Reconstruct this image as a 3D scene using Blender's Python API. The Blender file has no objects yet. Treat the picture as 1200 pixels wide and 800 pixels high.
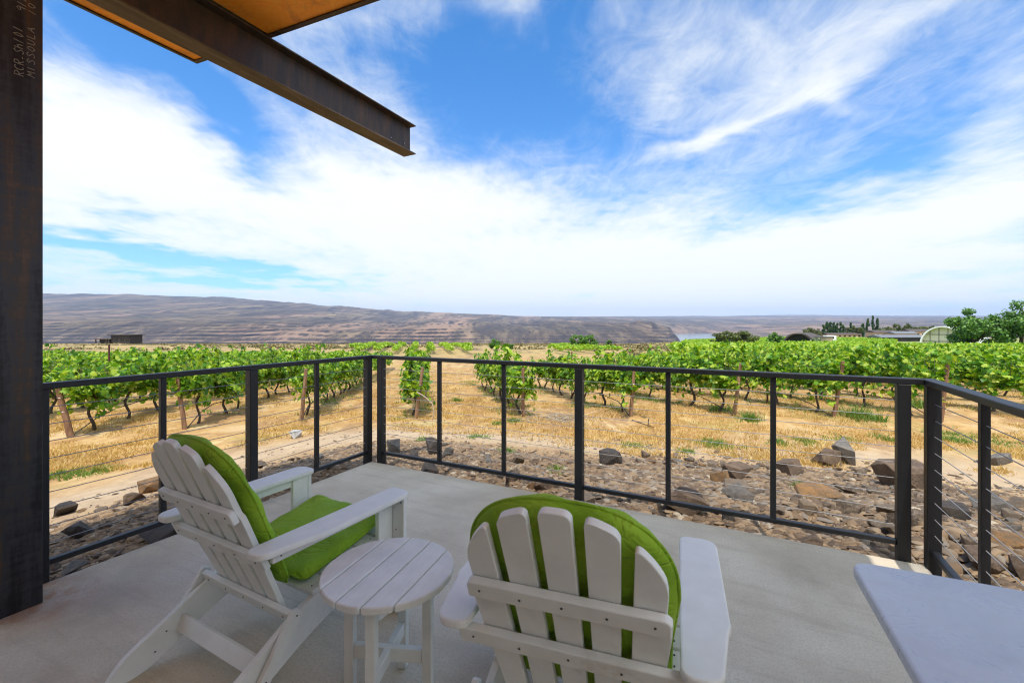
import bpy, math, random
import numpy as np
from mathutils import Vector, Matrix
random.seed(7)
RS = np.random.RandomState(11)
C = bpy.context.scene.collection
R = math.radians
F, H, HY = 526.0, 1.39, 379.0          # lens in photo pixels, eye height, horizon row
UX, UY = np.array([.8898, -.4563]), np.array([.4563, .8898])   # the patio's own axes
CX, CY = -1.42, 4.54                   # the patio's far left corner
ROT = math.atan2(UX[1], UX[0])
def uv(u, v): return (CX + u*UX[0] + v*UY[0], CY + u*UX[1] + v*UY[1])
def to_uv(X, Y):
    dx, dy = X-CX, Y-CY
    return dx*UX[0]+dy*UX[1], dx*UY[0]+dy*UY[1]

# ------------------------------------------------------------------ noise
def _hash(ix, iy, seed):
    n = (ix.astype(np.int64)*374761393 + iy.astype(np.int64)*668265263 + seed*974711) & 0x7fffffff
    n = ((n ^ (n >> 13))*1274126177) & 0x7fffffff
    return ((n ^ (n >> 16)) & 0xffff)/65535.0
def vnoise(x, y, seed=0):
    ix, iy = np.floor(x), np.floor(y)
    fx, fy = x-ix, y-iy
    fx, fy = fx*fx*(3-2*fx), fy*fy*(3-2*fy)
    a, b = _hash(ix, iy, seed), _hash(ix+1, iy, seed)
    c, d = _hash(ix, iy+1, seed), _hash(ix+1, iy+1, seed)
    return (a*(1-fx)+b*fx)*(1-fy) + (c*(1-fx)+d*fx)*fy
def fbm(x, y, o=4, seed=0):
    s, a, t = 0, .5, 0
    for k in range(o):
        s = s + a*vnoise(x*2**k, y*2**k, seed+k*17); t += a; a *= .5
    return s/t

# ------------------------------------------------------------------ mesh helpers
class MB:
    def __init__(s): s.v = []; s.f = []
    def add(s, vs, fs):
        o = len(s.v); s.v += [tuple(p) for p in vs]; s.f += [tuple(i+o for i in q) for q in fs]
    def box(s, c, size, m=None):
        x, y, z = [q/2 for q in size]
        P = [Vector((a, b, d)) for d in (-z, z) for b in (-y, y) for a in (-x, x)]
        if m is not None: P = [m @ p for p in P]
        c = Vector(c)
        s.add([p+c for p in P], [(0, 2, 3, 1), (4, 5, 7, 6), (0, 1, 5, 4), (2, 6, 7, 3), (0, 4, 6, 2), (1, 3, 7, 5)])
    def bar(s, a, b, w, t, up=(0, 0, 1)):
        a, b = Vector(a), Vector(b); d = (b-a); L = d.length; d.normalize()
        up = Vector(up); x = d.cross(up)
        if x.length < 1e-4: x = d.cross(Vector((1, 0, 0)))
        x.normalize(); z = x.cross(d)
        m = Matrix((x, d, z)).transposed()
        s.box((a+b)/2, (w, L, t), m)
    def prism(s, pts, o, ex, ey, ez, t):
        o, ex, ey, ez = Vector(o), Vector(ex), Vector(ey), Vector(ez); n = len(pts)
        lo = [o+ex*p[0]+ey*p[1]-ez*(t/2) for p in pts]
        hi = [o+ex*p[0]+ey*p[1]+ez*(t/2) for p in pts]
        ar = sum(pts[i][0]*pts[(i+1) % n][1]-pts[(i+1) % n][0]*pts[i][1] for i in range(n))
        if ex.cross(ey).dot(ez)*ar < 0: lo, hi = lo[::-1], hi[::-1]
        s.add(lo+hi, [tuple(range(n))[::-1], tuple(range(n, 2*n))]+[(i, (i+1) % n, n+(i+1) % n, n+i) for i in range(n)])
    def tube(s, pts, r, n=6, cap=True):
        pts = [Vector(p) for p in pts]
        rs = r if hasattr(r, '__len__') else [r]*len(pts)
        vs, fs = [], []; ref = Vector((.31, .17, .93))
        for i, p in enumerate(pts):
            d = (pts[min(i+1, len(pts)-1)]-pts[max(i-1, 0)]).normalized()
            a = d.cross(ref)
            if a.length < .05: a = d.cross(Vector((1, 0, 0)))
            a.normalize(); b = d.cross(a)
            vs += [p+(a*math.cos(k*2*math.pi/n)+b*math.sin(k*2*math.pi/n))*rs[i] for k in range(n)]
        for i in range(len(pts)-1):
            fs += [(i*n+k, i*n+(k+1) % n, (i+1)*n+(k+1) % n, (i+1)*n+k) for k in range(n)]
        if cap: fs += [tuple(range(n))[::-1], tuple(range((len(pts)-1)*n, len(pts)*n))]
        s.add(vs, fs)
    def mesh(s, name):
        me = bpy.data.meshes.new(name); me.from_pydata([tuple(p) for p in s.v], [], s.f); me.update(); return me
    def build(s, name, mat, parent=None, bevel=0, smooth=False, seg=2):
        return link(name, s.mesh(name), mat, parent, bevel, smooth, seg)
def link(name, me, mat, parent=None, bevel=0, smooth=False, seg=2):
    o = bpy.data.objects.new(name, me); C.objects.link(o)
    if mat and not me.materials: me.materials.append(mat)
    if parent: o.parent = parent
    if smooth:
        me.polygons.foreach_set('use_smooth', [True]*len(me.polygons))
    if bevel:
        b = o.modifiers.new('bevel', 'BEVEL'); b.width = bevel; b.segments = seg; b.limit_method = 'ANGLE'; b.angle_limit = R(35)
    return o
def fast_mesh(name, verts, loops, k, attr=None):
    """verts (N,3), loops flat index array of faces with k corners each"""
    me = bpy.data.meshes.new(name); nf = len(loops)//k
    me.vertices.add(len(verts)); me.vertices.foreach_set('co', np.ascontiguousarray(verts, dtype=np.float32).ravel())
    me.loops.add(len(loops)); me.loops.foreach_set('vertex_index', np.asarray(loops, dtype=np.int32))
    me.polygons.add(nf); me.polygons.foreach_set('loop_start', np.arange(nf, dtype=np.int32)*k)
    me.polygons.foreach_set('loop_total', np.full(nf, k, dtype=np.int32))
    me.update(calc_edges=True); me.validate()
    return me
def tag(o, label=None, cat=None, group=None, kind=None):
    for k, v in (('label', label), ('category', cat), ('group', group), ('kind', kind)):
        if v: o[k] = v
    return o
def thing(name, label, cat, loc=(0, 0, 0), rz=0, group=None):
    o = bpy.data.objects.new(name, None); C.objects.link(o); o.empty_display_size = .1
    o.location = loc; o.rotation_euler = (0, 0, rz)
    return tag(o, label, cat, group)
def dup(root, loc, rz, label, group, scale=None):
    r = root.copy(); C.objects.link(r); r.location = loc; r.rotation_euler = (0, 0, rz)
    if scale: r.scale = scale
    tag(r, label, None, group)
    for ch in root.children:
        c = ch.copy(); C.objects.link(c); c.parent = r
        for g in ch.children:
            d = g.copy(); C.objects.link(d); d.parent = c
    return r

# ------------------------------------------------------------------ material helpers
class NT:
    def __init__(s, tree): s.t = tree; s.n = tree.nodes; s.l = tree.links
    def node(s, typ, **kw):
        n = s.n.new(typ)
        for k, v in kw.items(): setattr(n, k, v)
        return n
    def put(s, sock, v):
        if hasattr(v, 'is_linked') or hasattr(v, 'links'): s.l.new(v, sock)
        else: sock.default_value = v
    def m(s, op, a, b=None, c=None, clamp=False):
        n = s.node('ShaderNodeMath', operation=op); n.use_clamp = clamp
        for i, v in enumerate((a, b, c)):
            if v is not None: s.put(n.inputs[i], v)
        return n.outputs[0]
    def vm(s, op, a, b=None):
        n = s.node('ShaderNodeVectorMath', operation=op); s.put(n.inputs[0], a)
        if b is not None: s.put(n.inputs[1], b)
        return n
    def noise(s, vec, scale, detail=4, rough=.55, dist=0, out=0):
        n = s.node('ShaderNodeTexNoise')
        if vec is not None: s.l.new(vec, n.inputs['Vector'])
        n.inputs['Scale'].default_value = scale; n.inputs['Detail'].default_value = detail
        n.inputs['Roughness'].default_value = rough; n.inputs['Distortion'].default_value = dist
        return n.outputs[out]
    def mapping(s, vec, scale=(1, 1, 1), loc=(0, 0, 0), rot=(0, 0, 0), typ='POINT'):
        n = s.node('ShaderNodeMapping', vector_type=typ); s.l.new(vec, n.inputs[0])
        n.inputs[1].default_value = loc; n.inputs[2].default_value = rot; n.inputs[3].default_value = scale
        return n.outputs[0]
    def ramp(s, fac, stops):
        n = s.node('ShaderNodeValToRGB'); s.l.new(fac, n.inputs[0]); e = n.color_ramp.elements
        while len(e) < len(stops): e.new(.5)
        for q, (p, c) in zip(e, stops):
            q.position = p; q.color = (c, c, c, 1) if not hasattr(c, '__len__') else (*c, 1)
        return n.outputs[0]
    def mix(s, fac, a, b, mode='MIX'):
        n = s.node('ShaderNodeMix', data_type='RGBA', blend_type=mode)
        s.put(n.inputs[0], fac)
        for i, v in ((6, a), (7, b)):
            if isinstance(v, tuple): v = (*v[:3], 1)
            s.put(n.inputs[i], v)
        return n.outputs[2]
    def step(s, x, a, b):
        n = s.node('ShaderNodeMapRange', interpolation_type='SMOOTHSTEP'); s.put(n.inputs[0], x)
        n.inputs[1].default_value = a; n.inputs[2].default_value = b
        return n.outputs[0]
def material(name, build, rough=.6, bump=None, **kw):
    m = bpy.data.materials.new(name); m.use_nodes = True
    nt = NT(m.node_tree); p = nt.n['Principled BSDF']
    p.inputs['Roughness'].default_value = rough
    for k, v in kw.items(): p.inputs[k].default_value = v
    co = nt.node('ShaderNodeTexCoord'); geo = nt.node('ShaderNodeNewGeometry')
    nt.obj = co.outputs['Object']; nt.pos = geo.outputs['Position']; nt.geo = geo; nt.p = p
    nt.info = nt.node('ShaderNodeObjectInfo')
    r = build(nt)
    if isinstance(r, tuple) and len(r) == 3 and not hasattr(r[0], 'links'): r = (*r, 1)
    nt.put(p.inputs['Base Color'], r)
    return m
def bump(nt, h, strength=.3, dist=.01):
    b = nt.node('ShaderNodeBump'); b.inputs['Strength'].default_value = strength; b.inputs['Distance'].default_value = dist
    nt.l.new(h, b.inputs['Height']); nt.l.new(b.outputs[0], nt.p.inputs['Normal'])

def m_leaf(name, stops, trans=.35, rough=.45):
    def b(nt):
        r = nt.geo.outputs['Random Per Island']
        n = nt.noise(nt.pos, 2.2, 2)
        f = nt.m('ADD', nt.m('MULTIPLY', r, .75), nt.m('MULTIPLY', n, .4), clamp=True)
        col = nt.ramp(f, stops)
        t = nt.node('ShaderNodeBsdfTranslucent'); mx = nt.node('ShaderNodeMixShader')
        br = nt.mix(1.0, col, (1.5, 1.45, .55), 'MULTIPLY'); nt.l.new(br, t.inputs[0])
        mx.inputs[0].default_value = trans
        nt.l.new(nt.p.outputs[0], mx.inputs[1]); nt.l.new(t.outputs[0], mx.inputs[2])
        nt.l.new(mx.outputs[0], nt.n['Material Output'].inputs[0])
        return col
    m = material(name, b, rough); m.node_tree.nodes['Principled BSDF'].inputs['Specular IOR Level'].default_value = .4
    return m
M = {}
M['leaf'] = m_leaf('vine leaf', [(0, (.020, .074, .005)), (.32, (.06, .18, .008)), (.58, (.165, .335, .015)), (.82, (.36, .49, .036)), (1, (.56, .62, .12))], .38)
M['farleaf'] = m_leaf('distant vine leaf', [(0, (.09, .21, .010)), (.5, (.23, .40, .02)), (1, (.44, .54, .06))], .34)
M['treeleaf'] = m_leaf('broad tree leaf', [(0, (.014, .045, .010)), (.55, (.035, .095, .018)), (1, (.075, .15, .028))], .22)
M['bigleaf'] = m_leaf('large tree leaf', [(0, (.016, .06, .010)), (.45, (.06, .16, .022)), (.8, (.13, .26, .035)), (1, (.22, .36, .06))], .28)
M['oliveleaf'] = m_leaf('olive bush leaf', [(0, (.04, .06, .012)), (.55, (.09, .115, .022)), (1, (.16, .18, .035))], .22)
M['paleleaf'] = m_leaf('grey sage leaf', [(0, (.13, .17, .10)), (1, (.25, .29, .18))], .2)
M['sage'] = m_leaf('dry sagebrush', [(0, (.055, .048, .026)), (.5, (.14, .12, .05)), (1, (.27, .22, .09))], .15, .7)
M['weed'] = m_leaf('green weed', [(0, (.06, .13, .02)), (.6, (.13, .23, .035)), (1, (.24, .30, .06))], .3)
M['straw'] = m_leaf('dry straw', [(0, (.26, .145, .045)), (.4, (.46, .285, .085)), (.8, (.60, .42, .15)), (1, (.72, .57, .29))], .25, .7)
M['twig'] = material('grey twigs', lambda nt: nt.ramp(nt.geo.outputs['Random Per Island'], [(0, (.22, .17, .12)), (1, (.5, .43, .34))]), .9)
M['blacksteel'] = material('black painted steel', lambda nt: nt.mix(nt.noise(nt.pos, 30, 3), (.0055, .006, .0075), (.011, .0115, .014)), .48)
M['cable'] = material('steel cable', lambda nt: (.26, .26, .26), .6, Metallic=.2)
def b_rust(nt):
    v = nt.mapping(nt.obj, (6, 6, 1.2)); n = nt.noise(v, 2.2, 6, .65); n2 = nt.noise(nt.obj, 45, 4, .7)
    c = nt.ramp(nt.m('ADD', nt.m('MULTIPLY', n, .8), nt.m('MULTIPLY', n2, .25)), [(.30, (.022, .020, .021)), (.5, (.045, .034, .030)), (.62, (.075, .045, .030)), (.8, (.13, .07, .038))])
    bump(nt, n2, .15, .002); return c
M['rust'] = material('rusty mill scale steel', b_rust, .55, Metallic=.25)
def b_flange(nt):
    v = nt.mapping(nt.obj, (9, 1.1, 9)); n = nt.noise(v, 2.2, 6, .65); n2 = nt.noise(nt.obj, 60, 4, .7)
    c = nt.ramp(nt.m('ADD', nt.m('MULTIPLY', n, .8), nt.m('MULTIPLY', n2, .25)), [(.3, (.035, .028, .024)), (.5, (.085, .055, .036)), (.68, (.16, .115, .078)), (.85, (.24, .17, .11))])
    bump(nt, n2, .15, .002); return c
M['beamrust'] = material('weathered beam steel', b_rust, .6, Metallic=.15)
M['flange'] = material('streaked rusty flange', b_flange, .65, Metallic=.1)
def b_column(nt):
    v = nt.mapping(nt.obj, (10, 10, .8)); n = nt.noise(v, 1.6, 5, .6); n2 = nt.noise(nt.obj, 50, 4, .7)
    w = nt.noise(nt.mapping(nt.obj, (.8, .8, 16)), 2.0, 3, .6)
    s = nt.m('ADD', nt.m('MULTIPLY', n, .7), nt.m('ADD', nt.m('MULTIPLY', n2, .18), nt.m('MULTIPLY', w, .17)))
    c = nt.ramp(s, [(.32, (.008, .007, .007)), (.44, (.018, .016, .017)), (.53, (.042, .041, .046)), (.59, (.060, .040, .028)), (.70, (.125, .065, .034))])
    bump(nt, n2, .12, .002); return c
M['column'] = material('blue black mill scale', b_column, .42, Metallic=.35)
def b_ply(nt):
    v = nt.mapping(nt.obj, (1.1, 3.2, 1)); w = nt.noise(v, 1.9, 3, .6, 2.2)
    rings = nt.m('SINE', nt.m('MULTIPLY', w, 60)); fine = nt.noise(nt.mapping(nt.obj, (4, 90, 4)), 3, 3, .6)
    c = nt.mix(nt.m('MULTIPLY', nt.m('ADD', rings, 1), .5), (.96, .31, .014), (.98, .405, .032))
    c = nt.mix(nt.step(nt.noise(nt.obj, 3.2, 4, .6, 1.5), .52, .72), c, (.66, .235, .03))
    return nt.mix(nt.m('MULTIPLY', fine, .35), c, (.62, .22, .035))
M['plywood'] = material('varnished plywood', b_ply, .5)
def b_conc(nt):
    n = nt.noise(nt.obj, 1.3, 6, .62); f = nt.noise(nt.obj, 95, 4, .7)
    br = nt.noise(nt.mapping(nt.obj, (90, 2.5, 1)), 1.5, 4, .65)
    c = nt.ramp(n, [(.30, (.375, .31, .215)), (.48, (.56, .48, .355)), (.68, (.71, .635, .50))])
    c = nt.mix(nt.m('MULTIPLY', nt.step(f, .42, .66), .38), c, (.28, .23, .17))
    c = nt.mix(nt.m('MULTIPLY', nt.step(nt.noise(nt.mapping(nt.obj, (.5, 5, 1)), 2.4, 5, .7), .50, .66), .35), c, (.35, .28, .20))
    c = nt.mix(nt.m('MULTIPLY', br, .30), c, (.64, .56, .44))
    st = nt.step(nt.noise(nt.obj, .9, 5, .6, .6), .58, .75)
    c = nt.mix(nt.m('MULTIPLY', st, .35), c, (.52, .40, .27))
    sc = nt.step(nt.noise(nt.obj, 14, 3, .6), .70, .76)
    c = nt.mix(nt.m('MULTIPLY', sc, .4), c, (.27, .25, .22))
    # rust bled from the column foot
    d = nt.vm('DISTANCE', nt.obj, (.16, -2.52, 0)).outputs['Value']
    ru = nt.m('MULTIPLY', nt.step(d, .42, .05), nt.step(nt.noise(nt.obj, 9, 5, .7), .35, .65))
    c = nt.mix(nt.m('MULTIPLY', ru, .8), c, (.42, .19, .07))
    bump(nt, nt.m('ADD', br, nt.m('MULTIPLY', f, .6)), .25, .003); return c
M['concrete'] = material('broomed concrete', b_conc, .75)
def b_white(nt):
    n = nt.noise(nt.obj, 6, 5, .6); g = nt.noise(nt.mapping(nt.obj, (60, 60, 60)), 4, 3, .7)
    c = nt.ramp(n, [(.3, (.73, .725, .675)), (.6, (.82, .815, .765))])
    c = nt.mix(nt.step(nt.noise(nt.obj, 3.1, 5, .7), .57, .78), c, (.55, .52, .44))
    bump(nt, g, .2, .0015); return c
M['white'] = material('weathered white poly lumber', b_white, .5)
def b_whitetop(nt):
    n = nt.noise(nt.obj, 5, 5, .65); g = nt.noise(nt.mapping(nt.obj, (120, 6, 60)), 2, 4, .7)
    c = nt.ramp(nt.m('ADD', nt.m('MULTIPLY', n, .6), nt.m('MULTIPLY', g, .4)), [(.3, (.63, .62, .575)), (.6, (.80, .795, .75))])
    bump(nt, g, .25, .0015); return c
M['whitetop'] = material('grained white table boards', b_whitetop, .5)
M['screw'] = material('dull screw', lambda nt: (.10, .09, .085), .45, Metallic=.6)
def b_fabric(nt):
    n = nt.noise(nt.obj, 4, 3); w = nt.noise(nt.obj, 700, 2, .5)
    wr = nt.noise(nt.mapping(nt.obj, (1, 1, 1)), 9, 3, .5, 1.2)
    cr = nt.m('ABSOLUTE', nt.m('SUBTRACT', nt.noise(nt.obj, 5.5, 3, .5, 1.6), .5))
    bump(nt, nt.m('ADD', nt.m('ADD', nt.m('MULTIPLY', w, .2), wr), nt.m('MULTIPLY', nt.step(cr, .0, .07), .5)), .55, .016)
    return nt.ramp(n, [(.3, (.21, .385, .010)), (.5, (.265, .46, .014)), (.72, (.32, .51, .028))])
M['green'] = material('lime green canvas', b_fabric, .8)
def b_tabletop(nt):
    n = nt.noise(nt.obj, 5, 6, .65, .8); f = nt.noise(nt.obj, 60, 3, .6); nt.l.new(nt.ramp(nt.noise(nt.obj, 9, 5, .7, 1.0), [(.35, .22), (.65, .5)]), nt.p.inputs['Roughness']); bump(nt, f, .15, .002)
    return nt.mix(f, nt.ramp(n, [(.3, (.39, .43, .50)), (.5, (.47, .505, .565)), (.7, (.53, .56, .61))]), (.55, .57, .61))
    # smudges change the gloss
M['tabletop'] = material('grey blue tabletop', b_tabletop, .32)
def b_rock(nt):
    r = nt.info.outputs['Random']
    base = nt.ramp(r, [(0, (.085, .058, .040)), (.3, (.15, .10, .062)), (.6, (.20, .145, .10)), (.85, (.25, .19, .135)), (1, (.30, .19, .10))])
    n = nt.noise(nt.obj, 5, 6, .7); f = nt.noise(nt.obj, 28, 5, .75)
    c = nt.mix(nt.step(n, .42, .66), base, (.33, .24, .15)); c = nt.mix(nt.m('MULTIPLY', f, .55), c, (.07, .055, .045))
    c = nt.mix(nt.step(nt.noise(nt.obj, 3.3, 5, .7), .60, .75), c, (.38, .30, .215))
    bump(nt, nt.m('ADD', f, n), .7, .05); return c
M['rock'] = material('brown basalt', b_rock, .85)
def rockmat(name, a, b):
    def bb(nt):
        n = nt.noise(nt.obj, 4, 6, .7); f = nt.noise(nt.obj, 26, 5, .75)
        c = nt.mix(nt.step(n, .35, .65), a, b); c = nt.mix(nt.m('MULTIPLY', f, .45), c, tuple(q*.35 for q in a))
        bump(nt, nt.m('ADD', f, n), .7, .05); return c
    return material(name, bb, .85)
M['rockdark'] = rockmat('dark basalt', (.055, .045, .04), (.11, .085, .065))
M['rockgrey'] = rockmat('grey basalt', (.16, .145, .13), (.27, .23, .185))
M['rockorange'] = rockmat('orange stained rock', (.20, .13, .07), (.42, .22, .08))
M['rockbrown'] = rockmat('brown rock', (.13, .085, .055), (.24, .16, .10))
M['rockpale'] = rockmat('pale rock', (.55, .54, .52), (.78, .77, .75))
def b_grav(nt):
    r = nt.geo.outputs['Random Per Island']
    c = nt.ramp(r, [(0, (.055, .036, .022)), (.28, (.13, .082, .045)), (.55, (.21, .135, .072)), (.78, (.30, .205, .115)), (.92, (.18, .15, .12)), (1, (.46, .38, .27))])
    return nt.mix(nt.m('MULTIPLY', nt.noise(nt.pos, 60, 3, .7), .5), c, (.12, .085, .06))
M['gravel'] = material('broken gravel', b_grav, .9)
def b_bark(nt):
    n = nt.noise(nt.mapping(nt.obj, (8, 8, 1.5)), 5, 5, .7); bump(nt, n, .6, .01)
    return nt.ramp(n, [(.3, (.028, .020, .014)), (.7, (.10, .072, .05))])
M['bark'] = material('dark vine bark', b_bark, .9)
def b_post(nt):
    n = nt.noise(nt.mapping(nt.obj, (14, 14, 1.2)), 2.5, 5, .65); bump(nt, n, .5, .01)
    c = nt.ramp(n, [(.3, (.12, .065, .035)), (.55, (.27, .155, .085)), (.75, (.40, .27, .16))])
    return nt.mix(nt.m('MULTIPLY', nt.info.outputs['Random'], .45), c, (.15, .06, .03))
M['post'] = material('weathered wooden post', b_post, .85)
M['rebar'] = material('rusty stake', lambda nt: (.10, .035, .022), .8)
M['hose'] = material('black drip hose', lambda nt: (.028, .026, .025), .5)
M['palehose'] = material('pale pipe', lambda nt: (.45, .38, .31), .6)
M['wire'] = material('trellis wire', lambda nt: (.30, .29, .28), .4, Metallic=.7)
M['chalk'] = material('yellow white chalk', lambda nt: nt.mix(nt.noise(nt.obj, 160, 3, .7), (.20, .18, .15), (.48, .44, .37)), .9)
M['darkwall'] = material('dark weathered cladding', lambda nt: nt.mix(nt.noise(nt.mapping(nt.obj, (2, 2, .3)), 3, 4), (.022, .017, .014), (.05, .038, .029)), .8)
M['housewall'] = material('pale render', lambda nt: nt.mix(nt.noise(nt.obj, 3, 5), (.60, .56, .49), (.68, .64, .57)), .85)
M['glass'] = material('dark window glass', lambda nt: (.012, .014, .016), .08)
M['shingle'] = material('brown roof sheet', lambda nt: nt.mix(nt.noise(nt.mapping(nt.obj, (5, .3, 5)), 3, 3), (.06, .045, .038), (.10, .078, .065)), .7)
M['greyroof'] = material('grey metal roof', lambda nt: nt.mix(nt.noise(nt.mapping(nt.obj, (3, .3, 1)), 2, 3), (.13, .133, .14), (.18, .183, .19)), .5)
M['tanwall'] = material('tan wall', lambda nt: nt.mix(nt.noise(nt.obj, .7, 4), (.42, .30, .19), (.50, .37, .25)), .85)
M['tentwhite'] = material('white tent fabric', lambda nt: nt.mix(nt.noise(nt.obj, .5, 4), (.74, .74, .72), (.82, .82, .81)), .6)
M['tentinside'] = material('cream tent end cloth', lambda nt: nt.mix(nt.noise(nt.obj, .8, 4), (.66, .61, .46), (.74, .69, .54)), .8)
M['tentrib'] = material('tent rib', lambda nt: (.22, .20, .15), .7)
M['whitepaint'] = material('white paint', lambda nt: (.8, .8, .78), .5)
def b_water(nt):
    bump(nt, nt.noise(nt.pos, .02, 3), .1, 1); return (.10, .16, .20)
M['water'] = material('river water', b_water, .12)

# ------------------------------------------------------------------ ground form
YK = [-60, 8, 11, 20, 36, 60, 80, 110, 150, 170, 250, 350, 450]
ZL = [-.8, -.8, -.82, -1.38, -2.3, -2.75, -3.2, -4.4, -6.0, -6.8, -10, -15, -22]
ZR = [-.8, -.8, -.8, -1.15, -1.75, -2.9, -3.8, -4.9, -5.9, -6.4, -7.9, -10.0, -14]
def gz(X, Y, micro=True):
    X, Y = np.asarray(X, float), np.asarray(Y, float)
    u, v = to_uv(X, Y)
    du = np.maximum(np.maximum(-u, u-4.30), 0); dv = np.maximum(np.maximum(v, -11-v), 0)
    d = np.hypot(du, dv)
    z = np.interp(d, [0, .5, 1.2, 2.5, 4, 6], [-.09, -.11, -.19, -.43, -.65, -.8])
    w = np.clip((X/np.maximum(Y, 1)-.22)/.4, 0, 1); w = w*w*(3-2*w)
    z = z + (np.interp(Y, YK, ZL)*(1-w)+np.interp(Y, YK, ZR)*w) + .8
    z = z + np.clip(d/.6, 0, 1)*.26*np.exp(-((u-6.3)/1.7)**2-((v-1.2)/1.9)**2)      # rubble heaped at the right
    inside = (d <= 0)
    z = np.where(inside, -.35, z)
    if micro:
        far = np.clip((d-.4)/3, 0, 1)
        z = z + far*((fbm(X*.35, Y*.35, 3, 3)-.5)*.22 + (fbm(X*2.3, Y*2.3, 3, 5)-.5)*.07)
        z = z + np.clip((Y-40)/80, 0, 1)*(fbm(X*.05, Y*.05, 3, 9)-.5)*1.2
        rub = np.clip((3.2-d)/2.5, 0, 1)*np.clip(d/.3, 0, 1)
        z = z + rub*(fbm(X*1.4+9, Y*1.4, 3, 21)-.45)*.18
    return z
def at(px, py):
    """the ground point seen at a photo pixel"""
    t = (px-600)/F; Y = 2.5
    Ys = np.exp(np.linspace(math.log(2.0), math.log(420), 4000)); Xs = t*Ys
    y = HY+F*(H-gz(Xs, Ys))/Ys
    k = np.argmax(y <= py) if (y <= py).any() else len(y)-1
    return float(Xs[k]), float(Ys[k]), float(gz(Xs[k], Ys[k]))
def depth(px, Y):
    X = (px-600)/F*Y
    return X, Y, float(gz(X, Y))

def axis(a, segs):
    out = [a]
    for lim, st in segs:
        while out[-1] < lim: out.append(out[-1]+st)
    return out
ys = np.array(axis(-60, [(-10, 5), (1, .8), (14, .09), (30, .22), (60, .6), (130, 1.6), (450, 6)]))
xr = axis(0, [(9, .10), (24, .3), (60, .9), (150, 2.5), (560, 8)])
xs = np.array([-q for q in xr[:0:-1]]+xr)
GX, GY = np.meshgrid(xs, ys); GZ = gz(GX, GY)
nx, ny = len(xs), len(ys)
idx = np.arange(nx*ny).reshape(ny, nx)
q = np.stack([idx[:-1, :-1], idx[:-1, 1:], idx[1:, 1:], idx[1:, :-1]], -1).reshape(-1)
me = fast_mesh('ground', np.stack([GX, GY, GZ], -1).reshape(-1, 3), q, 4)
gu, gv = to_uv(GX, GY)
gd = np.hypot(np.maximum(np.maximum(-gu, gu-4.3), 0), np.maximum(gv, 0))
rough_edge = (fbm(GX*.8, GY*.8, 3, 31)-.5)*1.6
rubw = np.interp(gu, [-3, 0, 1.5, 3.2, 9], [1.6, 1.9, 2.3, 3.6, 5.0])
zone_r = 1/(1+np.exp(np.clip((gd-rubw-rough_edge*.6)*4, -30, 30)))
zone_p = np.exp(-((gd-rubw-1.3-rough_edge*.5)/1.1)**2)
tt = GX/np.maximum(GY, 1)
zone_g = np.clip((GY-45)/15, 0, 1)*np.clip((tt-.30)/.15, 0, 1)*np.clip((330-GY)/60, 0, 1)
for nm, z in (('rubble', zone_r), ('path', zone_p), ('field', zone_g)):
    a = me.attributes.new(nm, 'FLOAT', 'POINT'); a.data.foreach_set('value', z.ravel().astype(np.float32))
def b_ground(nt):
    at_ = lambda k: nt.node('ShaderNodeAttribute', attribute_name=k).outputs['Fac']
    P = nt.pos
    n1 = nt.noise(P, .55, 6, .65); n2 = nt.noise(P, 4.5, 6, .7); n3 = nt.noise(P, 38, 5, .75)
    lane = nt.noise(nt.mapping(P, (1.1, .16, 1), rot=(0, 0, R(-11))), 1.2, 4, .6)
    g = nt.ramp(nt.m('ADD', nt.m('MULTIPLY', n2, .6), nt.m('MULTIPLY', lane, .45)), [(.30, (.24, .122, .042)), (.46, (.37, .205, .066)), (.6, (.475, .295, .108)), (.78, (.56, .42, .20))])
    g = nt.mix(nt.step(n1, .50, .66), g, (.50, .35, .18))
    g = nt.mix(nt.m('MULTIPLY', nt.step(nt.noise(nt.mapping(P, (1, .45, 1)), 1.5, 6, .7, .5), .47, .60), .85), g, (.27, .145, .060))
    g = nt.mix(nt.m('MULTIPLY', nt.step(nt.noise(nt.mapping(P, (1, .5, 1)), 2.6, 5, .7), .56, .66), .6), g, (.60, .47, .23))
    g = nt.mix(nt.m('MULTIPLY', nt.step(nt.noise(P, .42, 5, .7), .54, .68), .55), g, (.25, .24, .055))
    g = nt.mix(nt.m('MULTIPLY', nt.step(n3, .52, .7), .55), g, (.22, .13, .06))
    pc = nt.ramp(n2, [(.3, (.36, .25, .15)), (.6, (.46, .34, .215)), (.8, (.53, .42, .29))])
    pc = nt.mix(nt.m('MULTIPLY', nt.step(n3, .55, .7), .45), pc, (.32, .22, .14))
    c = nt.mix(at_('path'), g, pc)
    rc = nt.ramp(n3, [(.3, (.11, .07, .040)), (.55, (.25, .162, .088)), (.75, (.41, .295, .175))])
    rc = nt.mix(nt.m('MULTIPLY', nt.step(n2, .5, .7), .5), rc, (.15, .105, .07))
    c = nt.mix(at_('rubble'), c, rc)
    dist = nt.vm('LENGTH', P).outputs['Value']
    fg = nt.ramp(nt.noise(nt.mapping(P, (1, .22, 1)), .16, 6, .72), [(.36, (.11, .075, .04)), (.45, (.26, .185, .075)), (.53, (.40, .28, .105)), (.60, (.24, .19, .07)), (.70, (.10, .072, .042))])
    c = nt.mix(nt.step(dist, 30, 80), c, fg)
    c = nt.mix(at_('field'), c, nt.ramp(n1, [(.3, (.15, .20, .035)), (.7, (.24, .28, .06))]))
    bump(nt, nt.m('ADD', nt.m('MULTIPLY', n3, .5), n2), .6, .04)
    return c
M['ground'] = material('dry vineyard soil', b_ground, .95)
tag(link('ground', me, M['ground'], smooth=True), kind='structure')

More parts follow.
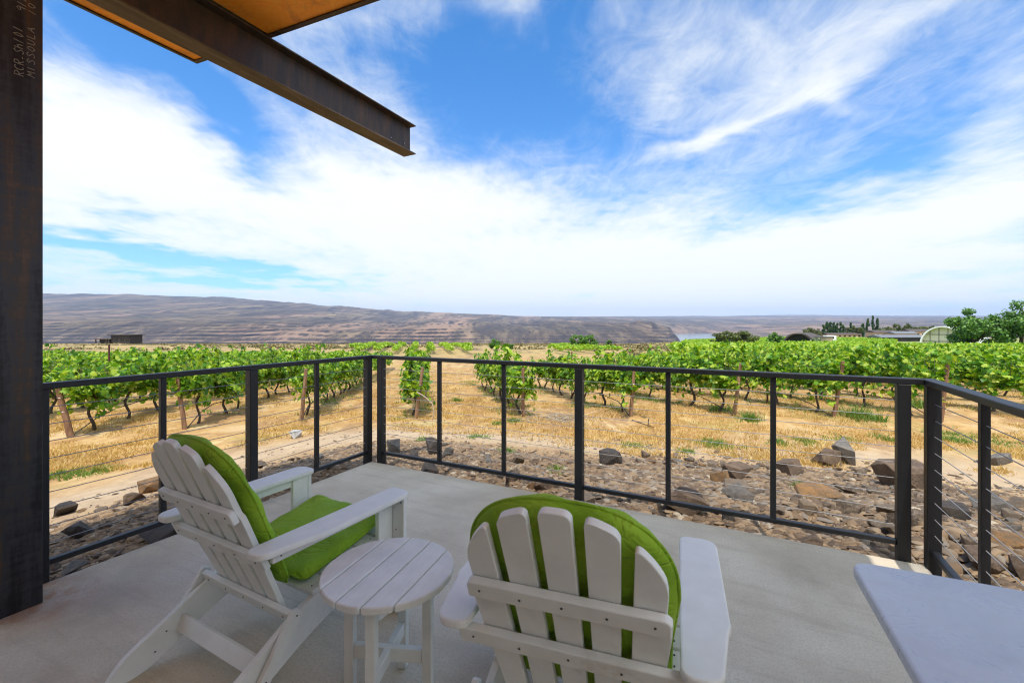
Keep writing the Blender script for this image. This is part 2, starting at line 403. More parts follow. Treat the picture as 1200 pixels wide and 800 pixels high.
# ------------------------------------------------------------------ far hills, gorge and river
KX = [-700, -300, 50, 150, 250, 300, 350, 430, 500, 560, 590, 640, 700, 738, 746, 764, 770, 785, 792, 798, 810, 840, 880, 950, 1000, 1100, 1200, 1500, 2000]
KY = [330, 700, 1200, 2250, 2420, 2600, 2750, 3300, 3700, 4600, 5400, 6500, 8000, 9500, 13000, 19000]
BLEFT = {  # photo row reached at each distance of KY (None: valley floor)
 -700: [420, 0, 0, 0, 392, 381, 378, 375, 373, 367, 362, 354, 344, 346, 360, 370],
 50:   [420, 0, 0, 0, 393, 382, 377.5, 375, 372.5, 366, 361, 352, 344, 346, 360, 370],
 150:  [420, 0, 0, 0, 392, 383, 377.5, 375, 373, 367, 361, 353, 345, 347, 360, 370],
 250:  [420, 0, 0, 0, 393, 383, 378.5, 376, 374, 368, 363, 355, 348, 349, 361, 370],
 300:  [420, 0, 0, 0, 395, 387, 381, 377, 375, 369, 364, 357, 351.5, 353, 362, 370],
 350:  [420, 0, 0, 0, 396, 390, 385, 380, 377, 371, 367, 361, 355, 356, 364, 370],
 430:  [420, 0, 0, 0, 397, 391, 387, 384, 381, 376, 372, 367, 361.5, 363, 367, 370],
 500:  [420, 0, 0, 0, 396, 389, 385.5, 383, 380, 376, 373, 370, 366, 367, 369, 370.5],
 560:  [420, 0, 0, 0, 396, 390, 386, 383, 380, 377.5, 375, 372, 368.5, 369, 370, 370.5],
 590:  [420, 0, 0, 0, 396, 391, 387, 382.5, 380, 378, 376, 373, 369.5, 370, 370.5, 371],
 640:  [420, 0, 0, 0, 397, 389.5, 386, 380.5, 379.5, 378, 376.5, 374.5, 371.5, 371.5, 371, 371],
 700:  [420, 0, 0, 0, 397, 389.5, 386, 380, 379.5, 378.5, 377, 375, 372.5, 372, 371, 371],
 738:  [420, 0, 0, 0, 397, 390, 386, 380, 380, 381, 379, 376, 374, 373, 371.5, 370.5],
 746:  [420, 0, 0, 0, 397, 390, 386, 376.8, 379, 383, 380, 377, 374.5, 373, 371.5, 370.5],
 764:  [420, 0, 0, 0, 397, 390, 386, 377, 379, 0, 386, 378, 375, 373.5, 372, 370.5],
 770:  [420, 0, 0, 0, 398, 391, 388, 381.5, 382, 0, 388, 379, 375.5, 374, 372, 370.5],
 785:  [420, 0, 0, 0, 399, 393, 390, 384, 384, 0, 0, 380, 376, 374, 372, 370.5],
 792:  [420, 0, 0, 0, 402, 398, 396, 393, 395, 0, 0, 381, 377, 374.5, 372, 370.5],
 798:  [420, 0, 0, 0, 0, 0, 0, 0, 0, 0, 0, 382, 378, 374.5, 372, 370.5],
 810:  [420, 0, 0, 0, 0, 0, 0, 0, 0, 0, 0, 383, 377, 375, 372, 370],
 840:  [420, 0, 0, 0, 0, 0, 0, 0, 0, 0, 391, 384, 377.5, 375, 372, 370.5],
 880:  [410, 0, 0, 0, 0, 0, 0, 0, 397, 391, 388, 381, 380, 375, 371.5, 369.5],
 950:  [404, 408, 0, 0, 0, 0, 0, 396, 393, 386, 381, 381, 378, 374, 371.5, 369],
 1000: [400, 405, 0, 0, 0, 0, 400, 396, 390, 384, 382, 378, 376, 374, 372, 369.5],
 1100: [400, 404, 0, 0, 0, 0, 400, 394, 388, 384, 381, 377, 375.5, 373.5, 371, 370],
 1500: [400, 404, 0, 0, 0, 0, 400, 394, 388, 384, 381, 377, 375.5, 373.5, 371, 370],
}
kx = np.array(sorted(BLEFT)); FLOOR = -126.0
tab = np.zeros((len(kx), len(KY)))
for i, k in enumerate(kx):
    for j, Y in enumerate(KY):
        y = BLEFT[k][j]; tab[i, j] = FLOOR if y == 0 else H-(y-HY)/F*Y
cols = np.concatenate([np.linspace(-700, 40, 60)[:-1], np.linspace(40, 1210, 800), np.linspace(1210, 1500, 24)[1:]])
radv = np.concatenate([np.geomspace(330, 2250, 26)[:-1], np.linspace(2250, 3400, 90)[:-1], np.geomspace(3400, 9500, 150)[:-1], np.geomspace(9500, 19000, 30)])
tabx = np.stack([np.interp(cols, kx, tab[:, j]) for j in range(len(KY))], 0)        # (KY, cols)
HZ = np.stack([np.interp(radv, KY, tabx[:, i]) for i in range(len(cols))], 1)       # (rad, cols)
HX = (cols[None, :]-600)/F*radv[:, None]; HYY = np.repeat(radv[:, None], len(cols), 1)
g1 = fbm(HX/420., HYY/1500., 5, 41); g2 = 1-np.abs(2*fbm(HX/300.+HYY/1400., HYY/2200., 5, 57)-1)
up = np.clip((HZ-FLOOR)/40, 0, 1)
amp = np.interp(radv, [330, 2200, 2700, 4500, 7500, 9000, 19000], [0, 10, 28, 52, 42, 26, 26])[:, None]
HZ = HZ + up*amp*((g1-.5)*.9 + (g2-.75)*1.1) * np.clip((radv[:, None]-600)/900, 0, 1)
step = 17.0                                     # basalt benches on the gorge walls
zz = HZ-FLOOR+ (fbm(HX/700., HYY/1500., 4, 71)-.5)*46; fr = (zz/step) % 1.0
terr = (np.clip((fr-.30)/.4, 0, 1)-fr)*step
HZ = HZ + terr*(.25+.55*np.clip((fbm(HX/500., HYY/1500., 3, 91)-.38)*5, 0, 1))*np.clip((150-(HZ-FLOOR))/30, 0, 1)*up*np.clip((radv[:, None]-2200)/150, 0, 1)*np.clip((6500-radv[:, None])/2000, 0, 1)
n0, n1_ = HZ.shape
idx = np.arange(n0*n1_).reshape(n0, n1_)
q = np.stack([idx[:-1, :-1], idx[:-1, 1:], idx[1:, 1:], idx[1:, :-1]], -1).reshape(-1)
me = fast_mesh('hills', np.stack([HX, HYY, HZ], -1).reshape(-1, 3), q, 4)
def b_hills(nt):
    P = nt.pos; sep = nt.node('ShaderNodeSeparateXYZ'); nt.l.new(P, sep.inputs[0]); z = sep.outputs[2]
    sn = nt.node('ShaderNodeSeparateXYZ'); nt.l.new(nt.geo.outputs['Normal'], sn.inputs[0]); nz = sn.outputs[2]
    Q = nt.mapping(P, (1, .085, 1)); a = nt.noise(Q, .0035, 7, .7, .6); b = nt.noise(Q, .017, 6, .75); c2 = nt.noise(Q, .0016, 5, .6)
    strat = nt.noise(nt.mapping(P, (.0012, .0012, .075)), 1.0, 5, .65)
    cliff = nt.ramp(nt.m('ADD', nt.m('MULTIPLY', strat, .65), nt.m('MULTIPLY', b, .4)), [(.42, (.010, .007, .008)), (.51, (.050, .033, .028)), (.58, (.14, .095, .068)), (.68, (.36, .265, .17))])
    grass = nt.ramp(nt.m('ADD', nt.m('MULTIPLY', a, .55), nt.m('MULTIPLY', b, .45)), [(.39, (.035, .022, .018)), (.48, (.115, .078, .048)), (.56, (.24, .17, .095)), (.66, (.42, .305, .165))])
    grass = nt.mix(nt.step(c2, .50, .62), grass, (.36, .22, .14))
    grass = nt.mix(nt.m('MULTIPLY', nt.step(nt.noise(nt.mapping(P, (.0003, .0022, .002)), 1.5, 6, .75), .54, .63), .75), grass, (.035, .045, .035))
    f = nt.step(nt.m('ADD', nz, nt.m('MULTIPLY', nt.m('SUBTRACT', b, .5), .10)), .945, .985)
    bump(nt, nt.m('ADD', nt.m('MULTIPLY', a, 1.2), b), 1.0, 60)
    return nt.mix(nt.m('MULTIPLY', nt.step(nt.m('ABSOLUTE', nt.m('SUBTRACT', nt.noise(nt.mapping(P, (.0030, .00042, .004), rot=(0, 0, .25)), 1.0, 6, .65, .8), .5)), .045, .0), .75), nt.mix(f, cliff, grass), (.040, .028, .028))
M['hills'] = material('gorge rock and dry grass', b_hills, .95)
tag(link('hills', me, M['hills'], smooth=True), kind='structure')
w = MB(); w.add([(-6000, 600, -118), (4200, 600, -118), (5200, 5300, -118), (-4000, 5300, -118)], [(0, 1, 2, 3)])
tag(w.build('river', M['water']), kind='structure')

# ------------------------------------------------------------------ patio, steel and roof
Z0 = (*uv(0, 0), 0)
def deckobj(name, mb, mat, **k):
    o = mb.build(name, mat, **k); o.location = Z0; o.rotation_euler = (0, 0, ROT); return o
m = MB(); m.box((2.14, -5.5, -.1375), (4.28, 11, .275))
tag(deckobj('patio', m, M['concrete'], bevel=.012), kind='structure')

col = thing('steel_column', 'dark blue black steel column with chalk writing at the left edge of the patio', 'column', Z0, ROT)
c0, c1 = .012, .232
m = MB(); m.box((c1-.008, -2.577, 2.25), (.016, .22, 4.5)); m.box((c0+.008, -2.577, 2.25), (.016, .22, 4.5)); m.box(((c0+c1)/2, -2.577, 2.25), (c1-c0-.034, .012, 4.5))
m.build('shaft', M['column'], col, bevel=.003)
# chalk marks, hand lettered strokes
G = {'R': [[(0, 0), (0, 1), (.5, .95), (.55, .7), (.45, .52), (0, .5)], [(.2, .5), (.6, 0)]], 'C': [[(.55, .85), (.3, 1), (.05, .7), (.05, .3), (.3, 0), (.55, .15)]],
     'S': [[(.55, .85), (.3, 1), (.05, .78), (.3, .52), (.55, .28), (.3, 0), (0, .12)]], 'H': [[(0, 1), (.05, 0)], [(0, .5), (.3, .6), (.5, .45), (.5, 0)]],
     '1': [[(.15, 0), (.3, 1)]], '0': [[(.3, 0), (.05, .3), (.1, .8), (.35, 1), (.55, .7), (.5, .25), (.3, 0)]], 'M': [[(0, 0), (.1, 1), (.32, .4), (.55, 1), (.62, 0)]],
     'I': [[(.15, 0), (.2, .9)]], 'O': [[(.3, 0), (.05, .3), (.1, .8), (.35, .95), (.55, .65), (.5, .25), (.3, 0)]], 'U': [[(.02, .95), (.05, .2), (.3, 0), (.5, .2), (.55, .95)]],
     'L': [[(.1, 1), (.05, 0), (.5, .05)]], 'A': [[(0, 0), (.3, 1), (.58, 0)], [(.1, .38), (.48, .4)]], '9': [[(.5, .65), (.2, .55), (.1, .8), (.3, 1), (.5, .85), (.45, 0)]],
     '2': [[(.05, .8), (.3, 1), (.52, .75), (.05, 0), (.58, .05)]], '-': [[(.1, .1), (.4, .1)]], ' ': []}
wr = MB(); rr = random.Random(3)
def px_to_col(px, py):
    t = (px-600)/F; e = (HY-py)/F; s = (-CX*UX[0]-CY*UX[1]-c1)/-(t*UX[0]+UX[1])
    u_, v_ = to_uv(t*s, s); return v_, H+e*s
def write(text, pa, pb, hpx):
    (va, za), (vb, zb) = px_to_col(*pa), px_to_col(*pb)
    L = zb-za; adv = L/len(text); hh = hpx*2.1/F*1.25
    for i, ch in enumerate(text):
        for st in G[ch]:
            pts = [(c1+.0015, va+(vb-va)*i/len(text)-(p[1]-.5)*hh*-1*-1+rr.uniform(-.0015, .0015), za+(i+p[0]*1.15)*adv+rr.uniform(-.002, .002)) for p in st]
            fine = []
            for a, b in zip(pts, pts[1:]): fine += [tuple(np.array(a)*(1-k/3)+np.array(b)*k/3) for k in range(3)]
            fine.append(pts[-1]); wr.tube(fine, .0017, 5)
write('RCR-SH101', (22, 88), (21, 30), 6.5); write('MISSOULA', (36, 90), (36, 30), 5.5); write('912', (25, 13), (25, -6), 6); write('10', (37, 17), (37, 3), 5)
wr.build('chalk_writing', M['chalk'], col)

ZB = 3.215; beam = thing('steel_beam', 'rusty brown steel I-beam sticking out beyond the roof over the left side', 'beam', (*uv(.115, 0), ZB), ROT)
v0, v1 = -9.0, .45; Lb = v1-v0; vc = (v0+v1)/2
m = MB(); m.box((0, vc, .006), (.165, Lb, .012)); m.build('bottom_flange', M['flange'], beam, bevel=.002)
m = MB(); m.box((0, vc, .306), (.165, Lb, .012)); m.build('top_flange', M['beamrust'], beam, bevel=.002)
m = MB(); m.box((0, vc, .156), (.009, Lb-.004, .287)); wb = m.build('web', M['beamrust'], beam)
m = MB()
for dv, dz in ((-.10, .10), (-.30, .085), (-2.42, .27), (-2.52, .275)):
    m.tube([(.004, v1+dv, dz), (.010, v1+dv, dz)], .007, 8)
m.build('bolt', M['wire'], wb)
# roof: sheet of plywood soffit with steel edge, tilted a little down to the right
roof = thing('roof', 'flat porch roof with orange plywood underside and dark steel edge', 'roof', (*uv(.115, -1.22), ZB+.314), ROT)
SL = .066
def roofbox(mb, u0, u1, a0, a1, z0, z1):
    P = [(u, a, z-SL*u) for z in (z0, z1) for a in (a0, a1) for u in (u0, u1)]
    mb.add(P, [(0, 2, 3, 1), (4, 5, 7, 6), (0, 1, 5, 4), (2, 6, 7, 3), (0, 4, 6, 2), (1, 3, 7, 5)])
uL, uR, aB = -.90, 4.32, -7.6
m = MB(); roofbox(m, uL+.02, -.0835, aB, -.02, .016, .034); m.build('soffit_panel', M['plywood'], roof)
for k, (a, b) in enumerate(((.0835, 1.30), (1.306, 2.52), (2.526, uR-.02))):
    m = MB(); roofbox(m, a, b, aB, -.02, .016, .034); m.build('soffit_panel', M['plywood'], roof)
m = MB(); roofbox(m, uL+.01, uR-.01, aB, -.01, .036, .20); m.build('roof_deck', M['greyroof'], roof)
m = MB(); roofbox(m, uL, uR, -.012, 0, .004, .21); roofbox(m, uL, uL+.012, aB, -.013, .004, .21); roofbox(m, uR-.012, uR, aB, -.013, .004, .21)
roofbox(m, uL+.013, -.0835, -.034, -.0125, .004, .0145); roofbox(m, .0835, uR-.013, -.034, -.0125, .004, .0145)
roofbox(m, uL+.0125, uL+.03, aB, -.035, .004, .0145); m.build('edge_trim', M['beamrust'], roof)

# the house the patio belongs to, unseen behind the viewer, added to shape light
hs = thing('house', 'unseen pale house wall with glass doors, added behind the patio to shape light', 'house', (*uv(2.1, -5.3), 0), ROT)
for a, b in ((-3.4, -1.5), (1.7, 5.2)):
    m = MB(); m.box(((a+b)/2, -.1, 1.6), (b-a, .2, 3.6)); m.build('wall', M['housewall'], hs)
m = MB(); m.box((.1, -.1, 2.9), (3.2, .2, 1.0)); m.build('wall', M['housewall'], hs)
for k in range(2):
    m = MB(); m.box((-.7+1.6*k, -.12, 1.2), (1.58, .05, 2.38)); m.build('glass_door', M['glass'], hs)
# ------------------------------------------------------------------ railings
def along(px, fixed, front):
    """place on a railing line seen at photo column px"""
    t = (px-600)/F
    if front:   # v = fixed, solve u
        bx, by = uv(0, fixed); return (t*by-bx)/(UX[0]-t*UX[1])
    bx, by = uv(fixed, 0); return (t*by-bx)/(UY[0]-t*UY[1])
FV, LU, RU = .028, -.028, 4.30
def railing(label, mains, bals, s0, s1, place, top0, top1, bot=True):
    t = thing('railing', label, 'railing', Z0, ROT, 'black cable railings round the patio')
    P = lambda s, z: (s, FV, z) if place == 'f' else ((LU, s, z) if place == 'l' else (RU, s, z))
    horiz = (lambda L, w: (L, w)) if place == 'f' else (lambda L, w: (w, L))
    m = MB(); c = P((top0+top1)/2, 1.052); a = horiz(abs(top1-top0), .062); m.box(c, (*a, .034)); m.build('top_rail', M['blacksteel'], t, bevel=.004)
    for s in mains:
        m = MB(); m.box(P(s, .4675), (.064, .064, 1.135)); m.build('post', M['blacksteel'], t, bevel=.005)
    for s in bals:
        m = MB(); m.box(P(s, .57), (.034, .034, .93)); m.build('baluster', M['blacksteel'], t, bevel=.004)
    ms = sorted(mains)
    for a, b in zip(ms, ms[1:]):
        m = MB(); c = P((a+b)/2, .095); m.box(c, (*horiz(b-a-.065, .036), .030)); m.build('bottom_rail', M['blacksteel'], t, bevel=.004)
    for k in range(9):
        m = MB(); z = .195+k*.0925
        pts = [P(ms[0]+(ms[-1]-ms[0])*i/12, z+(.0015*math.sin(i*1.3+k))) for i in range(13)]
        m.tube(pts, .0023, 6); m.build('cable', M['cable'], t)
    return t
fm = [along(p, FV, True) for p in (447, 679, 1058)]; fb = [along(p, FV, True) for p in (515, 590.5, 783, 906)]
lm = [along(p, LU, False) for p in (431, 295, 46)]; lb = [along(p, LU, False) for p in (371, 190.5)]
rm = [along(1093, RU, False)]; rb = [along(1153.5, RU, False)]
rm += [rm[0]-1.55, rm[0]-3.2]; rb += [rb[0]-1.55]
print('rail', fm, lm, rm, rb)
railing('black cable railing along the far front edge of the patio', fm, fb, 0, 0, 'f', -.059, RU+.031)
railing('black cable railing running from the steel column to the far left corner', lm, lb, 0, 0, 'l', lm[-1]-.03, FV-.032)
railing('black cable railing on the right side behind the grey table', rm, rb, 0, 0, 'r', rm[-1]-.03, FV-.032)

# ------------------------------------------------------------------ adirondack chairs
YB0, LEAN = -.434, .432
nb = Vector((0, -LEAN, 1)).normalized(); fb_ = Vector((0, 1, LEAN)).normalized()       # up along the back, forward out of it
def back(x, z, off=0):
    p = Vector((x, YB0-LEAN*(z-.28), z)); return p+fb_*off
def rounded(pts, r, n=5):
    """round the corners of a polygon"""
    out = []; N = len(pts)
    for i in range(N):
        a, b, c = Vector(pts[i-1]).to_2d(), Vector(pts[i]).to_2d(), Vector(pts[(i+1) % N]).to_2d()
        ri = r[i] if hasattr(r, '__len__') else r
        if ri <= 0: out.append(tuple(b)); continue
        d1, d2 = (a-b).normalized(), (c-b).normalized()
        k = min(ri, (a-b).length*.49, (c-b).length*.49)
        p, q_ = b+d1*k, b+d2*k
        for j in range(n+1):
            s = j/n; out.append(tuple(p*(1-s)**2+b*2*s*(1-s)+q_*s*s))
    return out
def screws(par, pts, nrm):
    nrm = Vector(nrm).normalized()
    for p in pts:
        m = MB(); m.tube([Vector(p)-nrm*.001, Vector(p)+nrm*.0016], .0032, 8); m.build('screw', M['screw'], par)
def make_chair(label, loc, rz):
    t = thing('adirondack_chair', label, 'chair', loc, rz, 'white adirondack chairs on the patio')
    W = M['white']
    # side stringers, front leg to rear foot
    side = rounded([(.085, .375), (-.40, .285), (-.60, .175), (-.775, .085), (-.835, .0), (-.70, .0), (-.36, .155), (.085, .262)], [.02, .12, .1, .05, .02, .03, .1, .02])
    for s in (-1, 1):
        m = MB(); m.prism(side, (s*.285, 0, 0), (0, 1, 0), (0, 0, 1), (1, 0, 0), .024); st = m.build('side_board', W, t, bevel=.004)
        screws(st, [(s*.285-.0125, -.62, .12), (s*.285-.0125, -.50, .19)], (-1, 0, 0)); screws(st, [(s*.285+.0125, -.62, .12), (s*.285+.0125, -.66, .06)], (1, 0, 0))
        m = MB(); m.prism(rounded([(-.045, 0), (.045, 0), (.045, .560), (-.045, .560)], .008), (s*.3105, .02, 0), (0, 1, 0), (0, 0, 1), (1, 0, 0), .024)
        m.prism(rounded([(-.013, 0), (.080, 0), (.080, .56), (-.013, .56)], .008), (s*.3115 if s > 0 else -.3115, .0775, 0), (s, 0, 0), (0, 0, 1), (0, -s, 0), .022)
        lg = m.build('front_leg', W, t, bevel=.004)
        screws(lg, [(s*.345, .0655, .535), (s*.375, .0655, .535), (s*.345, .0655, .40)], (0, -1, 0))
        # armrest: straight inner edge, notch near the back on the outer side
        pts = [(-.062, .105), (.066, .105), (.074, -.40), (.066, -.425), (.040, -.625), (-.052, -.625)]
        ol = rounded([(p[0]*s, p[1]) for p in pts], [.035, .06, .004, .02, .055, .04], 6)
        m = MB(); sk = .036*s
        ol = [(x+sk*(y-.0)*1.0*.9, y) for x, y in ol]
        m.prism(ol, (s*.342, 0, .572), (1, 0, 0), (0, 1, 0), (0, 0, 1), .025); m.build('armrest', W, t, bevel=.007, seg=3)
        m = MB(); m.bar((s*.322, .005, .5375), (s*.318, -.55, .5375), .022, .043); sp = m.build('arm_support', W, t, bevel=.003)
        screws(sp, [(s*.331+.001, -.52, .537)] if s > 0 else [(-.3315, -.52, .537)], (s, 0, 0))
        a, b = Vector((s*.316, -.452, .275)), Vector((s*.316, -.575, .105))
        d = (b-a); L = d.length; d.normalize()
        m = MB(); ly = d.cross(Vector((1, 0, 0)))
        m.prism(rounded([(-.02, -.022), (L+.02, -.022), (L+.02, .022), (-.02, .022)], .02, 4), a, d, ly, (1, 0, 0), .022); bl = m.build('brace', W, t, bevel=.003)
        screws(bl, [a+Vector((s*.0115, 0, 0)), b+Vector((s*.0115, 0, 0))], (s, 0, 0))
    m = MB(); m.bar((-.272, -.565, .128), (.272, -.565, .128), .024, .062, (0, .5, 1)); m.build('rear_stretcher', W, t, bevel=.004)
    # seat slats
    for k in range(5):
        y = .055-k*.093; z = .3785+(y-.085)*.185
        m = MB(); m.prism(rounded([(-.295, -.042), (.295, -.042), (.295, .042), (-.295, .042)], .008), (0, y, z), (1, 0, 0), Vector((0, 1, .185)).normalized(), Vector((0, -.185, 1)).normalized(), .022)
        sl = m.build('seat_slat', W, t, bevel=.004)
        if k: screws(sl, [(.262, y-.02, z+.008), (.262, y+.02, z+.015)], (0, -.18, 1))
    m = MB(); m.prism(rounded([(-.26, .285), (.26, .285), (.26, .375), (-.26, .375)], .006), (0, .098, 0), (1, 0, 0), (0, 0, 1), (0, 1, 0), .022); m.build('front_apron', W, t, bevel=.004)
    # back slats, fanned, with arched tops
    xb = [-.174, -.087, 0, .087, .174]; xt = [-.214, -.107, 0, .107, .214]
    arch_h = lambda x: .717+.25*math.sqrt(max(0, 1-(x/.268)**2))
    for k in range(5):
        z0 = .245; Lh = lambda x: (arch_h(x)-z0)*math.hypot(1, LEAN)
        e = Vector((xt[k]-xb[k], 0, 0))/Lh(xt[k])
        ey = (nb+e).normalized(); ex = Vector((1, 0, 0)); wl, wt = .033, .0395
        top = [(wt-2*wt*i/10, Lh(xt[k]+(wt-2*wt*i/10)*.97)-.014*abs(1-i/5)**7) for i in range(11)]
        if k == 0: top = top[:-1]+[(-wt+.002, top[-1][1]-.0), (-wt+.001, Lh(.2)-.19), (-wt-.013, Lh(.2)-.205), (-wt-.014, Lh(.2)-.25)]
        if k == 4: top = [(wt+.014, Lh(.2)-.25), (wt+.013, Lh(.2)-.205), (wt-.001, Lh(.2)-.19), (wt-.002, top[0][1])]+top[1:]
        ol = rounded([(-wl, 0), (wl, 0)]+top, [.004, .004]+[.004]*len(top), 2)
        m = MB(); m.prism(ol, back(xb[k], z0), ex, ey, ex.cross(ey), .022); m.build('back_slat', W, t, bevel=.006, seg=3)
    # rear rails
    def rail(z, hw, hgt, off, name, rnd):
        m = MB(); pts = rounded([(-hw, -hgt/2), (hw, -hgt/2), (hw, hgt/2), (-hw, hgt/2)], rnd, 5)
        c = back(0, z, off); m.prism(pts, c, (1, 0, 0), nb, fb_, .024); r = m.build(name, W, t, bevel=.005, seg=3)
        n = 5; screws(r, [c+Vector((x*hw*.86, 0, 0))+nb*.002*(-1)**i-fb_*.0125 for i, x in enumerate((-1, -.5, 0, .5, 1))], -fb_)
    rail(.713, .252, .055, -.0245, 'upper_back_rail', [.006, .006, .02, .02])
    rail(.533, .312, .058, -.0245, 'arm_back_rail', .006)
    rail(.270, .303, .060, -.0245, 'lower_back_rail', .012)
    return t
def make_cushion(label, loc, rz, seed):
    t = thing('chair_cushion', label, 'cushion', loc, rz, 'lime green chair cushions'); rg = random.Random(seed)
    def pad(name, outline, frame, thick, gather=None):
        o, ex, ey, ez = frame; n = len(outline); NR = 9; vs, fs = [], []
        cx = sum(p[0] for p in outline)/n; cy = sum(p[1] for p in outline)/n
        def ring(r, sgn):
            row = []
            for i, p in enumerate(outline):
                s = 1-(1-r)*1.0; x, y = cx+(p[0]-cx)*r, cy+(p[1]-cy)*r
                th = thick/2*(max(0, 1-r**7))**.5*(1-.10*r*r) if r < 1 else 0
                ang = math.atan2(p[1]-cy, p[0]-cx)
                wob = (math.sin(x*23+seed)+math.sin(y*19+2*seed)+math.sin((x+y)*41)+1.2*math.sin(y*33-x*27+seed))*.0027
                if gather: wob += gather(p, r, i)
                row.append(o+ex*x+ey*y+ez*(sgn*(th+wob*(1 if th > .002 else .2))))
            return row
        rows = []
        rs = [0.12, .35, .6, .78, .88, .94, .975, .993]
        allr = [ring(r, 1) for r in rs]+[ring(1, 1)]+[ring(r, -1) for r in rs[::-1]]
        for row in allr: vs += row
        m_ = len(allr)
        for a in range(m_-1):
            for i in range(n): fs.append((a*n+i, a*n+(i+1) % n, (a+1)*n+(i+1) % n, (a+1)*n+i))
        fs += [tuple(range(n))[::-1], tuple(range((m_-1)*n, m_*n))]
        mb = MB(); mb.add(vs, fs); ob = mb.build(name, M['green'], t, smooth=True)
        sd = ob.modifiers.new('sub', 'SUBSURF'); sd.levels = 1; sd.render_levels = 1
        # piping along the seam
        mb = MB(); pts = [o+ex*p[0]+ey*p[1] for p in outline]; mb.tube(pts+[pts[0]], .0045, 6, False); mb.build('piping', M['green'], ob, smooth=True)
        return ob
    # back pad
    out = []
    for i in range(8): out.append((-.20+.40*i/7, .0))
    for i in range(1, 10): out.append((.225+.045*i/10, .42*i/10))
    n = 40
    for i in range(n+1):
        a = math.pi*i/n; out.append((.270*abs(math.cos(a))**.80*(1 if math.cos(a) > 0 else -1), 0.42+.260*abs(math.sin(a))**.86))
    for i in range(9, 0, -1): out.append((-.225-.045*i/10, .42*i/10))
    def gather(p, r, i):
        k = max(0, (p[1]-.42)/.26)
        return k*max(0, r-.45)*(.008*math.sin(i*.9+seed)+.005*math.sin(i*1.7))
    fr = (back(0, .325, .052), Vector((1, 0, 0)), nb, fb_)
    pad('back_pad', out, fr, .078, gather)
    # seat pad
    sp = rounded([(-.25, -.235), (.25, -.235), (.262, .235), (-.262, .235)], .03, 3)
    fine = []
    for i in range(len(sp)):
        a, b = sp[i], sp[(i+1) % len(sp)]; L = math.dist(a, b); k = max(1, int(L/.035))
        fine += [(a[0]+(b[0]-a[0])*j/k, a[1]+(b[1]-a[1])*j/k) for j in range(k)]
    ey = Vector((0, 1, .20)).normalized(); ez = Vector((0, -.20, 1)).normalized()
    pad('seat_pad', fine, (Vector((0, -.135, .3785-.22*.185+.055)), Vector((1, 0, 0)), ey, ez), .075)
    return t
A1, A2 = (-.892, 2.269, 0), (.336, 1.707, 0)
make_chair('white adirondack chair on the left, seen from its side behind the round table', A1, -.501)
make_chair('white adirondack chair in the foreground, seen from straight behind', A2, -.336)
make_cushion('lime green cushion on the left chair, its seat pad in plain view', A1, -.501, 1)
make_cushion('lime green cushion behind the slats of the foreground chair', A2, -.336, 4)

# ------------------------------------------------------------------ round side table
st = thing('side_table', 'small round white slatted table between the two chairs', 'side table', (-.460, 1.676, 0), -.325)
r0 = .240
edges = [-.240, -.144, -.048, .048, .144, .240]
for a, b in zip(edges, edges[1:]):
    a, b = a+.003, b-.003; n = 10; top, botm = [], []
    for i in range(n+1):
        x = a+(b-a)*i/n; y = math.sqrt(max(r0*r0-x*x, .0004)); top.append((x, y)); botm.append((x, -y))
    m = MB(); m.prism(top+botm[::-1], (0, 0, .467), (1, 0, 0), (0, 1, 0), (0, 0, 1), .026); m.build('top_slat', M['whitetop'], st, bevel=.006, seg=3)
d45 = .150
for sx, sy in ((1, 0), (-1, 0), (0, 1), (0, -1)):
    an = R(12); x, y = d45*(sx*math.cos(an)-sy*math.sin(an)), d45*(sx*math.sin(an)+sy*math.cos(an))
    m = MB(); m.box((x, y, .2265), (.036, .036, .453), Matrix.Rotation(an, 3, 'Z')); m.build('leg', M['white'], st, bevel=.004)
an = R(12)
m = MB(); m.box((0, 0, .165), (2*d45-.037, .026, .050), Matrix.Rotation(an, 3, 'Z')); m.build('cross_bar', M['white'], st, bevel=.003)
m = MB()
for s in (-1, 1):
    L = d45-.0185-.0135; c = (.0135+L/2)*s; m.box((-c*math.sin(an), c*math.cos(an), .165), (.026, L, .050), Matrix.Rotation(an, 3, 'Z'))
m.build('cross_bar', M['white'], st, bevel=.003)
m = MB(); m.box((0, 0, .438), (2*d45-.037, .03, .031), Matrix.Rotation(an, 3, 'Z')); m.build('top_batten', M['white'], st, bevel=.003)

# ------------------------------------------------------------------ grey table in the right foreground
tr = R(-24); cr = Vector((.930, 1.240)); ex, ey = Vector((math.cos(tr), math.sin(tr))), Vector((-math.sin(tr), math.cos(tr)))
cen = cr+ex*.46-ey*.46
gt = thing('patio_table', 'grey blue table with a rounded corner in the right foreground', 'table', (cen.x, cen.y, 0), tr)
m = MB(); m.prism(rounded([(-.46, -.46), (.46, -.46), (.46, .46), (-.46, .46)], .055, 8), (0, 0, .725), (1, 0, 0), (0, 1, 0), (0, 0, 1), .030); m.build('tabletop', M['tabletop'], gt, bevel=.008, seg=3)
for sx in (-1, 1):
    for sy in (-1, 1):
        m = MB(); m.bar((sx*.27, sy*.27, .708), (sx*.31, sy*.31, 0), .045, .045); m.build('leg', M['blacksteel'], gt, bevel=.004)
m = MB()
for s in (-1, 1): m.box((0, s*.27, .68), (.49, .025, .05)); m.box((s*.27, 0, .68), (.025, .49, .05))
m.build('apron', M['blacksteel'], gt)

